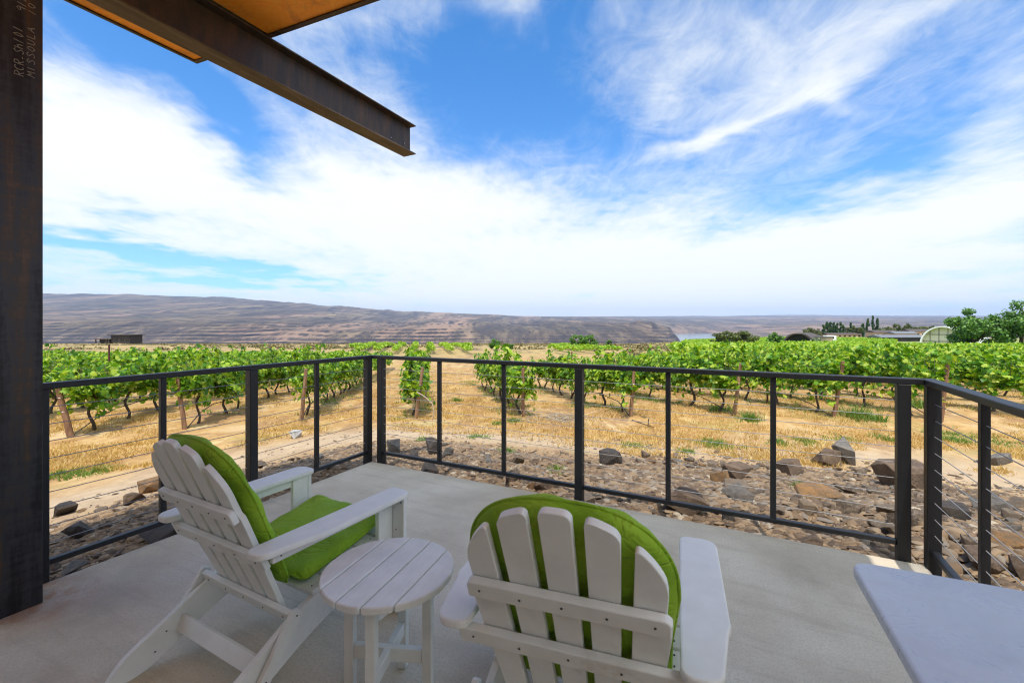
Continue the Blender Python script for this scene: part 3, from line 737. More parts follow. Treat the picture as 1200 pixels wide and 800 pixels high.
# ------------------------------------------------------------------ rocks
import bmesh
def rock_mesh(seed, flat=.7):
    rg = random.Random(seed); bm = bmesh.new(); a = rg.uniform(.75, 1.25)
    for i in range(rg.randint(9, 13)):
        v = Vector((rg.gauss(0, 1), rg.gauss(0, 1), rg.gauss(0, 1))).normalized()*rg.uniform(.8, 1.0)
        v = Vector([math.copysign(abs(c)**.6, c) for c in v])
        bm.verts.new((v.x*a*.5, v.y/a*.5, v.z*flat*.5))
    r = bmesh.ops.convex_hull(bm, input=bm.verts)
    bmesh.ops.delete(bm, geom=[g for g in r['geom_interior'] if isinstance(g, bmesh.types.BMVert)], context='VERTS')
    bmesh.ops.bevel(bm, geom=list(bm.edges), offset=.009, segments=1, profile=.6, affect='EDGES')
    me = bpy.data.meshes.new('rock'); bm.to_mesh(me); bm.free(); return me
RM = {}
def rock(x, y, z, w, mat, label, seed, flat=.7, sink=.25, group=None, h=None):
    key = (seed, mat, flat)
    if key not in RM:
        me = rock_mesh(seed, flat); me.materials.append(M[mat]); RM[key] = me
    o = bpy.data.objects.new('rock', RM[key]); C.objects.link(o); rg = random.Random(hash((round(x, 3), round(y, 3))) & 0xffff)
    hh = h or w
    o.scale = (w, w*rg.uniform(.8, 1.1), hh); o.rotation_euler = (rg.uniform(-.2, .2), rg.uniform(-.2, .2), rg.uniform(0, 6.28))
    o.location = (x, y, z+hh*flat*(.5-sink))
    return tag(o, label, 'rock', group)
BIG = [  # photo column, row of the foot, width in pixels, material, label
 (171, 578, 30, 'rockorange', 'blocky orange brown rock beyond the left railing near the chair back', 3, .8),
 (179, 640, 46, 'rockdark', 'rounded dark brown rock under the left bottom rail behind the chair arm', 5, .75),
 (80, 676, 26, 'rockgrey', 'dark grey rock touching the patio edge beside the steel column', 7, .6),
 (82, 632, 30, 'rockdark', 'dark brown rock in the gravel just above the bottom rail near the column', 9, .75),
 (66, 606, 24, 'rockdark', 'dark rock at the edge of the pale path close to the steel column', 23, .8),
 (150, 592, 26, 'rockbrown', 'low brown rock below the orange block left of the chair back', 27, .6),
 (507, 532, 24, 'rockdark', 'pointed dark rock standing behind the thin baluster near the far corner', 11, 1.0),
 (459, 530, 17, 'rockgrey', 'tall grey rock seen right of the far corner posts', 13, 1.3),
 (522, 536, 18, 'rockgrey', 'pale grey rock beside the pointed dark rock near the far corner', 15, .8),
 (484, 536, 14, 'rockdark', 'small dark rock between the tall grey rock and the pointed dark one', 17, .8),
 (502, 556, 22, 'rockdark', 'dark rock beneath the front bottom rail near the far corner', 18, .7),
 (717, 545, 25, 'rockdark', 'lone dark brown boulder right of the middle railing post', 19, .9),
 (571, 543, 16, 'rockgrey', 'small grey rock on the path edge left of the second baluster', 12, .8),
 (601, 569, 20, 'rockbrown', 'squarish brown rock beneath the front bottom rail', 14, .8),
 (640, 576, 26, 'rockbrown', 'flat brown rock below the rail just left of the middle post', 16, .6),
 (809, 604, 44, 'rockbrown', 'large brown boulder at the patio edge under the front rail', 21, .75),
 (858, 612, 20, 'rockdark', 'dark rounded rock at the patio edge right of the brown boulder', 25, .7),
 (1002, 545, 34, 'rockgrey', 'largest grey pointed block on the rubble left of the right corner post', 31, 1.05),
 (976, 547, 30, 'rockbrown', 'brown rock leaning on the pointed grey block', 33, .8),
 (873, 562, 42, 'rockbrown', 'wide split brown rock left of the last thin front baluster', 35, .55),
 (930, 556, 36, 'rockbrown', 'broad brown rock just right of the last thin front baluster', 43, .6),
 (876, 590, 34, 'rockgrey', 'grey angular rock in gravel between the last two thin front balusters', 37, .7),
 (848, 566, 22, 'rockorange', 'squat orange stained rock left of the grey angular one', 39, .9),
 (973, 588, 50, 'rockorange', 'long flat orange brown slab in the rubble by the right corner', 41, .4),
 (1076, 574, 52, 'rockbrown', 'big brown boulder half hidden behind the two right corner posts', 45, .8),
 (1187, 644, 40, 'rockorange', 'large tilted tan slab right of the right side baluster', 47, .6),
 (1175, 545, 34, 'rockgrey', 'grey rock on the far rim of the rubble at the right margin', 49, .7),
 (1128, 610, 36, 'rockdark', 'dark rock between the right post and the right baluster', 51, .6),
 (1170, 600, 34, 'rockgrey', 'angular grey rock beyond the right side baluster', 53, .6),
 (341, 514, 17, 'rockpale', 'pale white rock on the dry grass left of the far corner', 55, .75),
]
taken = []
for px, py, w, mat, lab, seed, flat in BIG:
    x, y, z = at(px, py); ww = w*y/F; taken.append((x, y, ww))
    rock(x, y+ww*.35, float(gz(x, y+ww*.35)), ww*1.12, mat, lab, seed, flat)
def scatter_rocks(n, ur, vr, size, lab, grp, seed):
    rg = random.Random(seed); k = 0; tries = 0
    while k < n and tries < 20000:
        tries += 1
        u, v = rg.uniform(*ur), rg.uniform(*vr); x, y = uv(u, v)
        if y < 1.5: continue
        if -.1 < u < 4.5 and v < .14: continue
        if vnoise(np.array(x*1.3+3), np.array(y*1.3), 5) < .38: continue
        s = size[0]+(size[1]-size[0])*rg.random()**2.2
        if any((x-a)**2+(y-b)**2 < (c*.5+s*.5)**2 for a, b, c in taken): continue
        px, py = 600+F*x/y, HY+F*(H+.4)/y
        if not (20 < px < 1230): continue
        taken.append((x, y, s*.8)); k += 1
        rock(x, y, float(gz(x, y)), s, rg.choice(['rock']*8+['rockgrey', 'rockorange', 'rockbrown']), lab, rg.randrange(60, 72), rg.choice([.45, .6, .75]), .3, grp)
scatter_rocks(150, (2.1, 4.6), (.15, 3.6), (.05, .22), 'broken basalt rock in the rubble beyond the right half of the front railing', 'rubble rocks beyond the front railing', 1)
scatter_rocks(115, (4.5, 8.5), (-1.2, 4.6), (.06, .25), 'broken basalt rock in the rubble beyond the right corner and side railing', 'rubble rocks beyond the side railing', 2)
scatter_rocks(26, (-.1, 2.1), (.15, 1.5), (.06, .16), 'small brown rock under and beyond the left half of the front railing', 'small rocks beyond the front railing', 3)
scatter_rocks(34, (-2.3, -.12), (-2.6, .3), (.06, .18), 'small brown rock in the gravel beyond the left railing', 'small rocks beyond the left railing', 4)

# gravel: nobody could count it
def gravel(n, seed):
    rs = np.random.RandomState(seed); P = []
    cand = rs.uniform([-3.2, -3.2], [9, 5.2], (n*4, 2)); u, v = cand[:, 0], cand[:, 1]
    ok = ~((u > -.03) & (u < 4.33) & (v < .03))
    d = np.hypot(np.maximum(np.maximum(-u, u-4.3), 0), np.maximum(v, 0)); wd = np.interp(u, [-3, 0, 1.5, 3.2, 9], [1.6, 1.9, 2.3, 3.6, 5.0])
    ok &= rs.rand(len(u)) < np.clip(1.25-d/wd, .02, 1)
    u, v = u[ok][:n], v[ok][:n]; X = CX+u*UX[0]+v*UY[0]; Y = CY+u*UX[1]+v*UY[1]; k = Y > 1.2
    X, Y = X[k], Y[k]; N = len(X); Z = gz(X, Y)
    base = np.array([[1, 0, -.25], [.2, .9, -.3], [-.85, .5, -.25], [-.8, -.6, -.3], [.3, -.95, -.25], [.55, .35, .5], [-.45, .4, .55], [-.1, -.55, .5]])
    fc = np.array([[0, 1, 5], [1, 6, 5], [1, 2, 6], [2, 3, 6], [3, 7, 6], [3, 4, 7], [4, 0, 7], [0, 5, 7], [5, 6, 7]])
    sz = .007+(.036+.022*np.clip(u[k][:N]/3, 0, 1))*rs.rand(N)**3.6; a = rs.rand(N)*6.28; B = base[None]*(1+rs.uniform(-.3, .3, (N, 8, 3)))
    B = B*sz[:, None, None]*np.stack([np.ones(N)*1.15, rs.uniform(.4, .85, N), rs.uniform(.22, .6, N)], -1)[:, None]
    tl = rs.uniform(-.5, .5, N); y_, z_ = B[..., 1]*np.cos(tl)[:, None]-B[..., 2]*np.sin(tl)[:, None], B[..., 1]*np.sin(tl)[:, None]+B[..., 2]*np.cos(tl)[:, None]
    x2 = B[..., 0]*np.cos(a)[:, None]-y_*np.sin(a)[:, None]; y2 = B[..., 0]*np.sin(a)[:, None]+y_*np.cos(a)[:, None]
    V = np.stack([x2+X[:, None], y2+Y[:, None], z_+Z[:, None]+sz[:, None]*.12], -1).reshape(-1, 3)
    L = (fc[None]+np.arange(N)[:, None, None]*8).reshape(-1)
    return fast_mesh('gravel', V, L, 3)
tag(link('gravel', gravel(80000, 5), M['gravel']), kind='stuff')

# ------------------------------------------------------------------ vines
HALF = np.array([(.35, -.10, 0), (.55, .28, 0), (.36, .42, 0), (.42, .70, 0)])
LEAF = np.concatenate([[(0, 0, 0), (0, 1, 0)], HALF, HALF*[-1, 1, 1]])
LEAF[:, 2] = -.28*np.abs(LEAF[:, 0])-.10*(LEAF[:, 1]-.4)**2
LF = np.array([0, 2, 3, 4, 5, 1, 0, 1, 9, 8, 7, 6])
def leaves(cen, nrm, size, rs, name):
    N = len(cen); nrm = nrm/np.linalg.norm(nrm, axis=1, keepdims=True)
    ref = rs.normal(size=(N, 3)); ref[:, 2] -= .8
    t = ref-nrm*(ref*nrm).sum(1, keepdims=True); t /= np.linalg.norm(t, axis=1, keepdims=True); b = np.cross(t, nrm)
    V = cen[:, None]+(LEAF[None, :, 0:1]*b[:, None]+(LEAF[None, :, 1:2]-.45)*t[:, None]+LEAF[None, :, 2:3]*nrm[:, None])*size[:, None, None]
    L = (LF[None]+np.arange(N)[:, None]*10).reshape(-1)
    return fast_mesh(name, V.reshape(-1, 3), L, 6)
def vine_foliage(seed, n=900, end=False):
    rs = np.random.RandomState(seed); P = []; nshoot = 26
    for k in range(nshoot):
        y0 = rs.uniform(-.66, .66); s = rs.choice([-1, 1]); top = rs.uniform(1.0, 1.38) if rs.rand() < .80 else rs.uniform(1.35, 1.66)
        lean = rs.normal(0, .10); out = s*rs.uniform(.05, .36); base = rs.uniform(.62, .82)
        tt = rs.rand(n//nshoot); droop = rs.rand() < .44
        z = base+(top-base)*tt if not droop else base+.35*np.sin(tt*2.6)-rs.uniform(.40, .66)*tt**2
        x = out*np.sin(tt*1.9)*(1.0 if not droop else 1.25)+rs.normal(0, .05, len(tt)); y = y0+lean*tt*2+rs.normal(0, .055, len(tt))
        P.append(np.stack([x, y, z+rs.normal(0, .03, len(tt))], -1))
    P = np.concatenate(P); nr = rs.normal(size=P.shape)*.6; nr[:, 0] += P[:, 0]*3.2; nr[:, 2] += .75
    return leaves(P, nr, rs.uniform(.07, .125, len(P)), rs, 'foliage')
def vine_trunk(seed):
    rg = random.Random(seed); m = MB(); pts = []; x = y = 0; bend = rg.uniform(-.12, .12)
    for i in range(8):
        z = i/7*.72-.05; pts.append((x+.05*math.sin(i*1.1+seed), y+bend*math.sin(i*.45)+rg.uniform(-.012, .012), z))
    m.tube(pts, [.045, .034, .030, .029, .027, .028, .03, .026], 8)
    for s in (-1, 1):
        p0 = Vector(pts[-1]); q_ = [p0-Vector((0, 0, .03))]+[p0+Vector((rg.uniform(-.03, .03), s*.12*k, .05+.02*math.sin(k))) for k in range(1, 6)]
        m.tube(q_, [.024, .022, .019, .017, .014, .010], 6)
        for k in range(5):
            b = p0+Vector((0, s*(.1+.11*k), .05)); m.tube([b, b+Vector((rg.uniform(-.12, .12), rg.uniform(-.05, .05), .3)), b+Vector((rg.uniform(-.25, .25), rg.uniform(-.1, .1), .62))], [.007, .005, .003], 5)
    me = m.mesh('trunk'); me.materials.append(M['bark']); me.polygons.foreach_set('use_smooth', [True]*len(me.polygons)); return me
FV_ = [vine_foliage(100+k) for k in range(8)]
for me in FV_: me.materials.append(M['leaf'])
TV_ = [vine_trunk(200+k) for k in range(5)]
protos = {}
def vine(x, y, label, group, i):
    key = (i*7 % 8, i*3 % 5)
    z = float(gz(x, y))
    rg = random.Random(i*31+5); rz = math.atan2(.2, 1)+(math.pi if rg.random() < .5 else 0)
    if key not in protos:
        t = thing('grapevine', label, 'grapevine', (x, y, z), rz, group)
        link('foliage', FV_[key[0]], None, t); link('trunk', TV_[key[1]], None, t); protos[key] = t
        t.scale = (rg.uniform(.72, 1.18), 1, rg.uniform(.84, 1.08))
    else: dup(protos[key], (x, y, z), rz, label, group, (rg.uniform(.72, 1.18), 1, rg.uniform(.84, 1.08)))
POSTS = [  # row number, foot px, top px, label
 (-3, (84, 512), (71, 455), 'thick weathered end post leaning outwards nearest the steel column'),
 (-2, (217, 503), (210, 442), 'wooden end post rising just behind the top of the left chair back'),
 (-1, (353, 492), (360, 432), 'wooden end post beside the pale white rock left of the far corner'),
 (0, (487, 490), (496, 430), 'reddish leaning end post with a looped pale pipe right of the far corner'),
 (1, (613, 488), (613, 431), 'end post half covered by drooping leaves with dry brush at its foot'),
 (2, (739, 488), (743, 430), 'upright tan end post just right of the middle railing post'),
 (3, (860, 487), (867, 425), 'tan end post leaning right between the two thin balusters right of the middle'),
 (4, (977, 488), (986, 423), 'dark reddish end post left of the right corner posts'),
 (5, (1102, 494), (1108, 427), 'reddish end post showing just right of the right corner posts'),
]
SIDE = {-3: 'row ending by the steel column', -2: 'row behind the left chair back', -1: 'row ending by the pale white rock', 0: 'row seen end on', 1: 'row with dry brush at its end',
        2: 'row ending at the upright tan post', 3: 'row ending between the right balusters', 4: 'row ending at the dark reddish post', 5: 'row ending behind the right corner posts'}
rowc = {}; iv = 0; starts = {}
for k, foot, top, lab in POSTS:
    x, y, z = at(*foot); rowc[k] = x+.2*y; starts[k] = y
    h = (foot[1]-top[1])*y/F; dx = (top[0]-foot[0])*y/F
    t = thing('trellis_post', lab, 'post', (x, y, z-.05), 0, 'wooden end posts of the vine rows')
    m = MB(); n = 6
    m.tube([(dx*i/n+.006*math.sin(i*2+k), -.05*i/n, (h+.05)*i/n) for i in range(n+1)], [.058-.002*i for i in range(n+1)] if k == -3 else [.047-.0015*i for i in range(n+1)], 10)
    pb = m.build('wooden_shaft', M['post'], t, smooth=False, bevel=.004)
    for zz_ in (.55, .82):
        if zz_ < h:
            m = MB(); f_ = zz_/(h+.05); m.tube([(dx*f_+.053*math.cos(a*.7), -.05*f_+.053*math.sin(a*.7), zz_) for a in range(10)], .004, 5); m.build('wire_wrap', M['wire'], t)
dc = np.mean([rowc[k+1]-rowc[k] for k in range(-3, 5)]); print('rows', rowc, dc, starts)
for k in list(range(6, 11)): rowc[k] = rowc[5]+dc*(k-5); starts[k] = 10.3
for k in list(range(-12, -3)): rowc[k] = rowc[-3]+dc*(k+3); starts[k] = max(7.0, starts[-3]+.45*(k+3))
def row_x(k, y): return rowc[k]-.2*y
for k in range(-6, 11):
    end = 21.5 if k <= 0 else 19.0
    y = starts[k]+.55; j = 0
    while y < end:
        x = row_x(k, y)+random.uniform(-.05, .05); px = 600+F*x/y
        if -20 < px < 1260 and (px > 20 or y < 24):
            if k in SIDE:
                lab = ('leafy grapevine standing first in the %s' if j == 0 else 'leafy grapevine standing second in the %s' if j == 1 else 'leafy grapevine further back in the %s') % SIDE[k]
                grp = None if j < 2 else 'grapevines further back in the '+SIDE[k].split(',')[0]
            elif k > 5: lab, grp = 'leafy grapevine among the rows at the right margin beyond the side railing', 'grapevines at the right margin'
            else: lab, grp = 'leafy grapevine among the rows beyond the leftmost end post by the column', 'grapevines at the left margin'
            vine(x, y, lab, grp or 'first grapevines of the rows', iv); iv += 1; j += 1
        y += 1.12+random.uniform(-.08, .08)
print('vines', iv)
for k in range(-6, 11):     # drip hose and wires along each row
    if k not in SIDE: continue
    end = 21.5 if k <= 0 else 19.0; Ys = np.arange(starts[k]+.05, end, .6); Xs = np.array([row_x(k, q_) for q_ in Ys]); Zs = gz(Xs, Ys)
    m = MB(); m.tube([(Xs[i], Ys[i], Zs[i]+.40-.05*abs(math.sin(i*1.3+k))-.36*math.exp(-i*.9)) for i in range(len(Ys))], .011, 6)
    tag(m.build('drip_hose', M['hose'], smooth=True), 'black drip hose strung low along the '+SIDE[k], 'hose', 'drip hoses along the vine rows')
    m = MB()
    for hgt in (.80, 1.12): m.tube([(Xs[i], Ys[i], Zs[i]+hgt) for i in range(len(Ys))], .003, 5)
    tag(m.build('trellis_wire', M['wire']), 'pair of thin trellis wires along the '+SIDE[k], 'wire', 'trellis wires along the vine rows')
# stakes that stick out of the rows
for (k, yy, hh, lab) in ((-4, 13.0, 1.75, 'thin rusty stake poking out of the leaves above the left railing'), (2, 14.6, 1.5, 'thin rusty stake in the row right of the middle railing post'), (4, 12.6, 1.2, 'short dark stake under the leaves left of the right corner posts')):
    x = row_x(k, yy); m = MB(); m.box((0, 0, hh/2), (.035, .035, hh)); m.box((0, 0, hh*.8), (.05, .012, .03))
    o = m.build('stake', M['rebar'], bevel=.003); o.location = (x, yy, float(gz(x, yy))); tag(o, lab, 'stake', 'rusty stakes in the vine rows')
x, y, z = at(497, 492); m = MB(); m.tube([(-.16, 0, .62), (-.05, 0, .56), (.06, 0, .48), (.18, 0, .36), (.22, 0, .2), (.20, 0, .05), (.17, 0, -.02)], .010, 7)
o = m.build('bent_pipe', M['palehose'], smooth=True); o.location = (x, y, z); tag(o, 'pale bent pipe looping down beside the reddish leaning end post', 'pipe')
x, y, z = at(753, 500); m = MB(); m.tube([(-.22, .05, .13), (0, 0, .06), (.22, -.1, .0)], [.013, .012, .009], 6); m.tube([(.1, -.04, .0), (.12, -.04, .17)], .012, 6)
o = m.build('stick', M['bark']); o.location = (x, y, z+.01); tag(o, 'broken dark stick on the ground below the upright tan end post', 'stick')
x, y, z = at(655, 492); m = MB(); rg = random.Random(8)
for i in range(170):
    a, r_ = rg.uniform(0, 6.28), abs(rg.gauss(0, .42)); p = Vector((r_*math.cos(a)*1.25, r_*math.sin(a)*.8, 0)); d = Vector((rg.gauss(0, .25), rg.gauss(0, .2), rg.uniform(.02, .16)))
    m.tube([p, p+d*.5+Vector((rg.gauss(0, .03), 0, .02)), p+d], [.005, .004, .002], 4)
o = m.build('dry_brush', M['twig']); o.location = (x, y, z); tag(o, kind='stuff')

# vines farther off, one mass
def hedge_leaves(segs, name, mat, rs):
    P, S, Nn = [], [], []
    for (x0, y0, x1, y1, per, size, top) in segs:
        L = math.hypot(x1-x0, y1-y0); n = int(L*per)
        if n < 1: continue
        t = rs.rand(n); h = .55+(top-.55)*rs.rand(n)**.8; wv = .40*np.sqrt(np.clip(1-((h-.95)/.75)**2, .08, 1))
        ang = rs.rand(n)*6.28; x = x0+(x1-x0)*t+np.cos(ang)*wv; y = y0+(y1-y0)*t+np.sin(ang)*.2
        h = h+(vnoise(x*1.3, y*1.3, 7)-.5)*.35
        P.append(np.stack([x, y, gz(x, y)+h], -1)); S.append(np.full(n, size)*rs.uniform(.7, 1.3, n))
        nn = rs.normal(size=(n, 3))*.6; nn[:, 0] += np.cos(ang)*.6; nn[:, 2] += .8; Nn.append(nn)
    me = leaves(np.concatenate(P), np.concatenate(Nn), np.concatenate(S), rs, name)
    return tag(link(name, me, mat), kind='stuff')
segs = []
for k in range(-24, 1):
    c = rowc.get(k, rowc[-12]+dc*(k+12) if k < -12 else 0)
    for y in np.arange(21.5 if k >= -6 else 9.5, 36, 2.0):
        x = c-.2*y
        if -1.12 < x/y < .3: segs.append((x, y, c-.2*(y+2), y+2, 150 if y < 30 else 90, .13 if y < 30 else .17, 1.36))
for k in range(11, 20):
    c = rowc[10]+dc*(k-10)
    for y in np.arange(10.5, 30, 2.0):
        x = c-.2*y
        if x/y < 1.22: segs.append((x, y, c-.2*(y+2), y+2, 190, .12, 1.36))
for k in range(1, 11):
    if k < 5: continue
    for y in np.arange(19, 27, 2.0):
        x = rowc[k]-.2*y; segs.append((x, y, rowc[k]-.2*(y+2), y+2, 180, .13, 1.36))
hedge_leaves(segs, 'vineyard_foliage', M['leaf'], np.random.RandomState(77))
segs = []
for c in np.arange(30, 420, 2.6):
    for y in np.arange(46, 300, 6.0):
        x = c-.2*y
        if .40 < x/y < 1.22 and x/y < .62+.6*(300-y)/200:
            if y > 92 and x/y > .86: continue
            segs.append((x, y, c-.2*(y+6), y+6, max(3, 26*46/y), .34*(y/60)**.5, 1.5))
for c in np.arange(-22, 30, 2.6):
    for y in np.arange(62, 96, 4.0):
        x = c-.2*y
        if -.36 < x/y < -.09 or .10 < x/y < .45: segs.append((x, y, c-.2*(y+4), y+4, 40, .24, 1.0))
hedge_leaves(segs, 'distant_vineyard_foliage', M['farleaf'], np.random.RandomState(78))

# ------------------------------------------------------------------ dry grass and weeds
def blades(X, Y, hgt, nb_, spread, name, mat, rs):
    N = len(X); X = np.repeat(X, nb_)+rs.normal(0, spread, N*nb_); Y = np.repeat(Y, nb_)+rs.normal(0, spread, N*nb_); hh = np.repeat(hgt, nb_)*rs.uniform(.5, 1.2, N*nb_)
    Z = gz(X, Y)-.005; a = rs.rand(len(X))*6.28; w = .004+.004*rs.rand(len(X))+hh*.02; ln = rs.normal(0, .5, (len(X), 2))*hh[:, None]
    V = np.empty((len(X), 3, 3)); V[:, 0] = np.stack([X-np.cos(a)*w, Y-np.sin(a)*w, Z], -1); V[:, 1] = np.stack([X+np.cos(a)*w, Y+np.sin(a)*w, Z], -1); V[:, 2] = np.stack([X+ln[:, 0], Y+ln[:, 1], Z+hh], -1)
    return tag(link(name, fast_mesh(name, V.reshape(-1, 3), np.arange(len(X)*3), 3), mat), kind='stuff')
rs = np.random.RandomState(4)
Yc = 6.5+rs.rand(60000)**1.6*27; Xc = (rs.rand(60000)*2.5-1.25)*Yc
u, v = to_uv(Xc, Yc); d = np.hypot(np.maximum(np.maximum(-u, u-4.3), 0), np.maximum(v, 0))
ok = (rs.rand(len(Xc)) < np.clip((d-3.0)/2.2, .0, 1))*(fbm(Xc*.7, Yc*.7, 3, 8) > .46)
Xc, Yc = Xc[ok][:30000], Yc[ok][:30000]
blades(Xc, Yc, (.03+.07*rs.rand(len(Xc))**2), 8, .07, 'dry_grass', M['straw'], rs)
WX, WY, WH = [], [], []
for px, py, w, n, hh in ((106, 553, 40, 60, .07), (75, 555, 25, 40, .07), (125, 549, 20, 25, .06), (600, 494, 14, 40, .10), (583, 497, 10, 25, .08), (836, 521, 34, 130, .08), (803, 529, 16, 40, .05), (740, 522, 24, 50, .06), (912, 519, 14, 50, .10), (945, 518, 22, 50, .07), (1010, 489, 30, 80, .24), (878, 492, 18, 45, .2), (845, 482, 16, 40, .22), (1040, 515, 26, 60, .08), (1110, 515, 26, 70, .08), (1150, 516, 60, 100, .08), (690, 455, 22, 50, .18), (655, 447, 14, 30, .15), (536, 470, 8, 30, .12), (650, 552, 10, 20, .05), (940, 572, 8, 20, .08), (1085, 478, 18, 45, .26), (500, 516, 20, 30, .06), (593, 530, 8, 25, .08), (560, 512, 26, 30, .06), (470, 490, 20, 30, .06), (250, 545, 40, 40, .05), (985, 515, 30, 50, .06)):
    x, y, z = at(px, py); s = w*y/F/2
    WX.append(x+rs.normal(0, s*.6, n)); WY.append(y+rs.normal(0, s*.8, n)); WH.append(np.full(n, hh)*rs.uniform(.5, 1.2, n))
yy = 11+rs.rand(5000)*13; kk = rs.randint(-5, 10, 5000); xx = np.array([rowc[k] for k in kk])-.2*yy+rs.normal(0, .35, 5000); sel = fbm(xx*.5, yy*.5, 3, 15) > .52
WX.append(xx[sel]); WY.append(yy[sel]); WH.append(.05+.10*rs.rand(sel.sum()))
blades(np.concatenate(WX), np.concatenate(WY), np.concatenate(WH), 8, .04, 'weeds', M['weed'], rs)

rs = np.random.RandomState(19); SY = 58+rs.rand(5200)**1.3*240; SX = (rs.rand(5200)*1.75-1.15)*SY; sel = (fbm(SX*.03, SY*.03, 3, 44) > .42) & ~((SX/SY > .36) & (SY < 300)); SX, SY = SX[sel], SY[sel]
cen, nn, sz = [], [], []
for x, y in zip(SX, SY):
    r = rs.uniform(.3, .9); k = 14; q_ = rs.normal(size=(k, 3))*[r*.5, r*.5, r*.25]; cen.append(np.array([x, y, 0])+q_+[0, 0, r*.25+float(gz(x, y))]); nn.append(q_+[0, 0, .3]); sz.append(np.full(k, r*.45))
tag(link('sagebrush', leaves(np.concatenate(cen), np.concatenate(nn), np.concatenate(sz), rs, 'sagebrush'), M['sage']), kind='stuff')
# ------------------------------------------------------------------ trees and bushes far off
def crown_mesh(seed, w, h, zb, leaf, n, shape='round', clumps=26):
    rs = np.random.RandomState(seed); P, Nn = [], []
    for c in range(clumps):
        if shape == 'poplar':
            z = rs.uniform(0, 1); r = w/2*(math.sin(math.pi*(.12+.86*z))**.8)*.7; a = rs.rand()*6.28; cc = np.array([math.cos(a)*r*rs.rand(), math.sin(a)*r*rs.rand(), zb+h*z]); sz = np.array([w*.22, w*.22, h*.10])
        else:
            a = rs.rand()*6.28; el = math.asin(rs.uniform(-.85, 1)); rr_ = rs.uniform(.35, .9)
            cc = np.array([math.cos(a)*math.cos(el)*w/2*rr_, math.sin(a)*math.cos(el)*w/2*rr_, zb+h*.47+math.sin(el)*h*.5*rr_]); sz = np.array([w*.15, w*.15, h*.12])*rs.uniform(.7, 1.35)
        k = n//clumps; q_ = rs.normal(size=(k, 3)); q_ /= np.linalg.norm(q_, axis=1, keepdims=True); q_ *= rs.rand(k, 1)**.45
        P.append(cc+q_*sz*rs.uniform(.8, 1.15)); Nn.append(q_*.8+rs.normal(size=(k, 3))*.5+[0, 0, .5])
    return leaves(np.concatenate(P), np.concatenate(Nn), leaf*rs.uniform(.7, 1.3, clumps*(n//clumps)), rs, 'crown')
def tree(name, label, cat, px, Y, w, h, mat, seed, n=1500, leaf=.4, shape='round', trunk=.25, group=None, zb=None, clumps=26):
    x, y, z = depth(px, Y); t = thing(name, label, cat, (x, y, z-.1), 0, group); zb = h*.16 if zb is None else zb
    link('crown', crown_mesh(seed, w, h-zb, zb, leaf, n, shape, clumps), mat, t)
    m = MB(); rg = random.Random(seed)
    m.tube([(0, 0, -.2), (rg.uniform(-.03, .03)*w, 0, h*.3), (rg.uniform(-.04, .04)*w, 0, h*.8)], [trunk, trunk*.75, trunk*.2], 8)
    if shape == 'round':
        for k in range(7):
            a = rg.uniform(0, 6.28); z0 = h*rg.uniform(.18, .45); m.tube([(0, 0, z0), (math.cos(a)*w*.2, math.sin(a)*w*.2, z0+h*.17), (math.cos(a)*w*.36, math.sin(a)*w*.36, z0+h*.3)], [trunk*.5, trunk*.3, trunk*.1], 6)
    m.build('trunk', M['bark'], t, smooth=True); return t
TL = M['treeleaf']
tree('broadleaf_tree', 'large dark green tree standing before the white tent', 'tree', 1141, 100, 10.6, 9.9, M['bigleaf'], 1, 8000, .36, trunk=.35, zb=.5, clumps=46)
tree('broadleaf_tree', 'tallest dark green tree at the right margin beside the white tent', 'tree', 1196, 98, 10.8, 11.4, M['bigleaf'], 2, 8500, .36, trunk=.4, zb=.4, clumps=48)
tree('olive_bush', 'broad olive green bush above the vines left of the arched barn', 'bush', 866, 120, 9.0, 5.9, M['oliveleaf'], 3, 4200, .3, zb=.4, clumps=34)
tree('olive_bush', 'lower olive green bush beside the broad olive bush', 'bush', 846, 122, 6.0, 4.6, M['oliveleaf'], 4, 2400, .3, zb=.3)
tree('green_bush', 'round dark green bush just left of the arched barn', 'bush', 908, 120, 3.6, 4.4, M['bigleaf'], 5, 2000, .28, zb=.3)
tree('sage_bush', 'pale grey green bush at the right foot of the arched barn', 'bush', 957, 126, 3.8, 3.0, M['paleleaf'], 6, 900, .25, zb=.2)
for i, (px, w, h, Y, lab) in enumerate(((678, 3.6, 2.9, 78, 'left lobe of the twin dark bushes below the gorge wall'), (692, 3.4, 3.0, 79, 'right one of the twin dark bushes below the gorge wall'), (581, 2.1, 2.2, 78, 'small round dark bush above the vines left of the thin baluster'), (599, 1.0, 1.2, 78, 'tiny bush right of the small round dark bush'), (713, 1.2, 1.7, 80, 'narrow little bush just right of the twin dark bushes'))):
    tree('green_bush', lab.replace('left lobe', 'left one'), 'bush', px, Y, w, h, M['bigleaf'], 20+i, 1700, .17, zb=.1, trunk=.08, clumps=20)
pop = [(965, 6.5), (969, 8), (973, 8.6), (977, 8), (981, 8.5), (985, 8), (988, 6), (997, 8.4), (1011, 8), (1017, 11), (1023, 13.5), (1028, 12.3)]
PN = ['first poplar from the left in the distant windbreak', 'second poplar from the left in the distant windbreak', 'third poplar from the left in the distant windbreak', 'fourth poplar from the left in the distant windbreak', 'fifth poplar from the left in the distant windbreak', 'sixth poplar from the left in the distant windbreak', 'short poplar closing the left group of the windbreak', 'lone poplar between the two groups of the windbreak', 'shortest poplar of the right group beside the tall trio', 'left one of the tall poplar trio above the low roofs', 'tallest poplar in the middle of the trio above the low roofs', 'right one of the tall poplar trio above the low roofs']
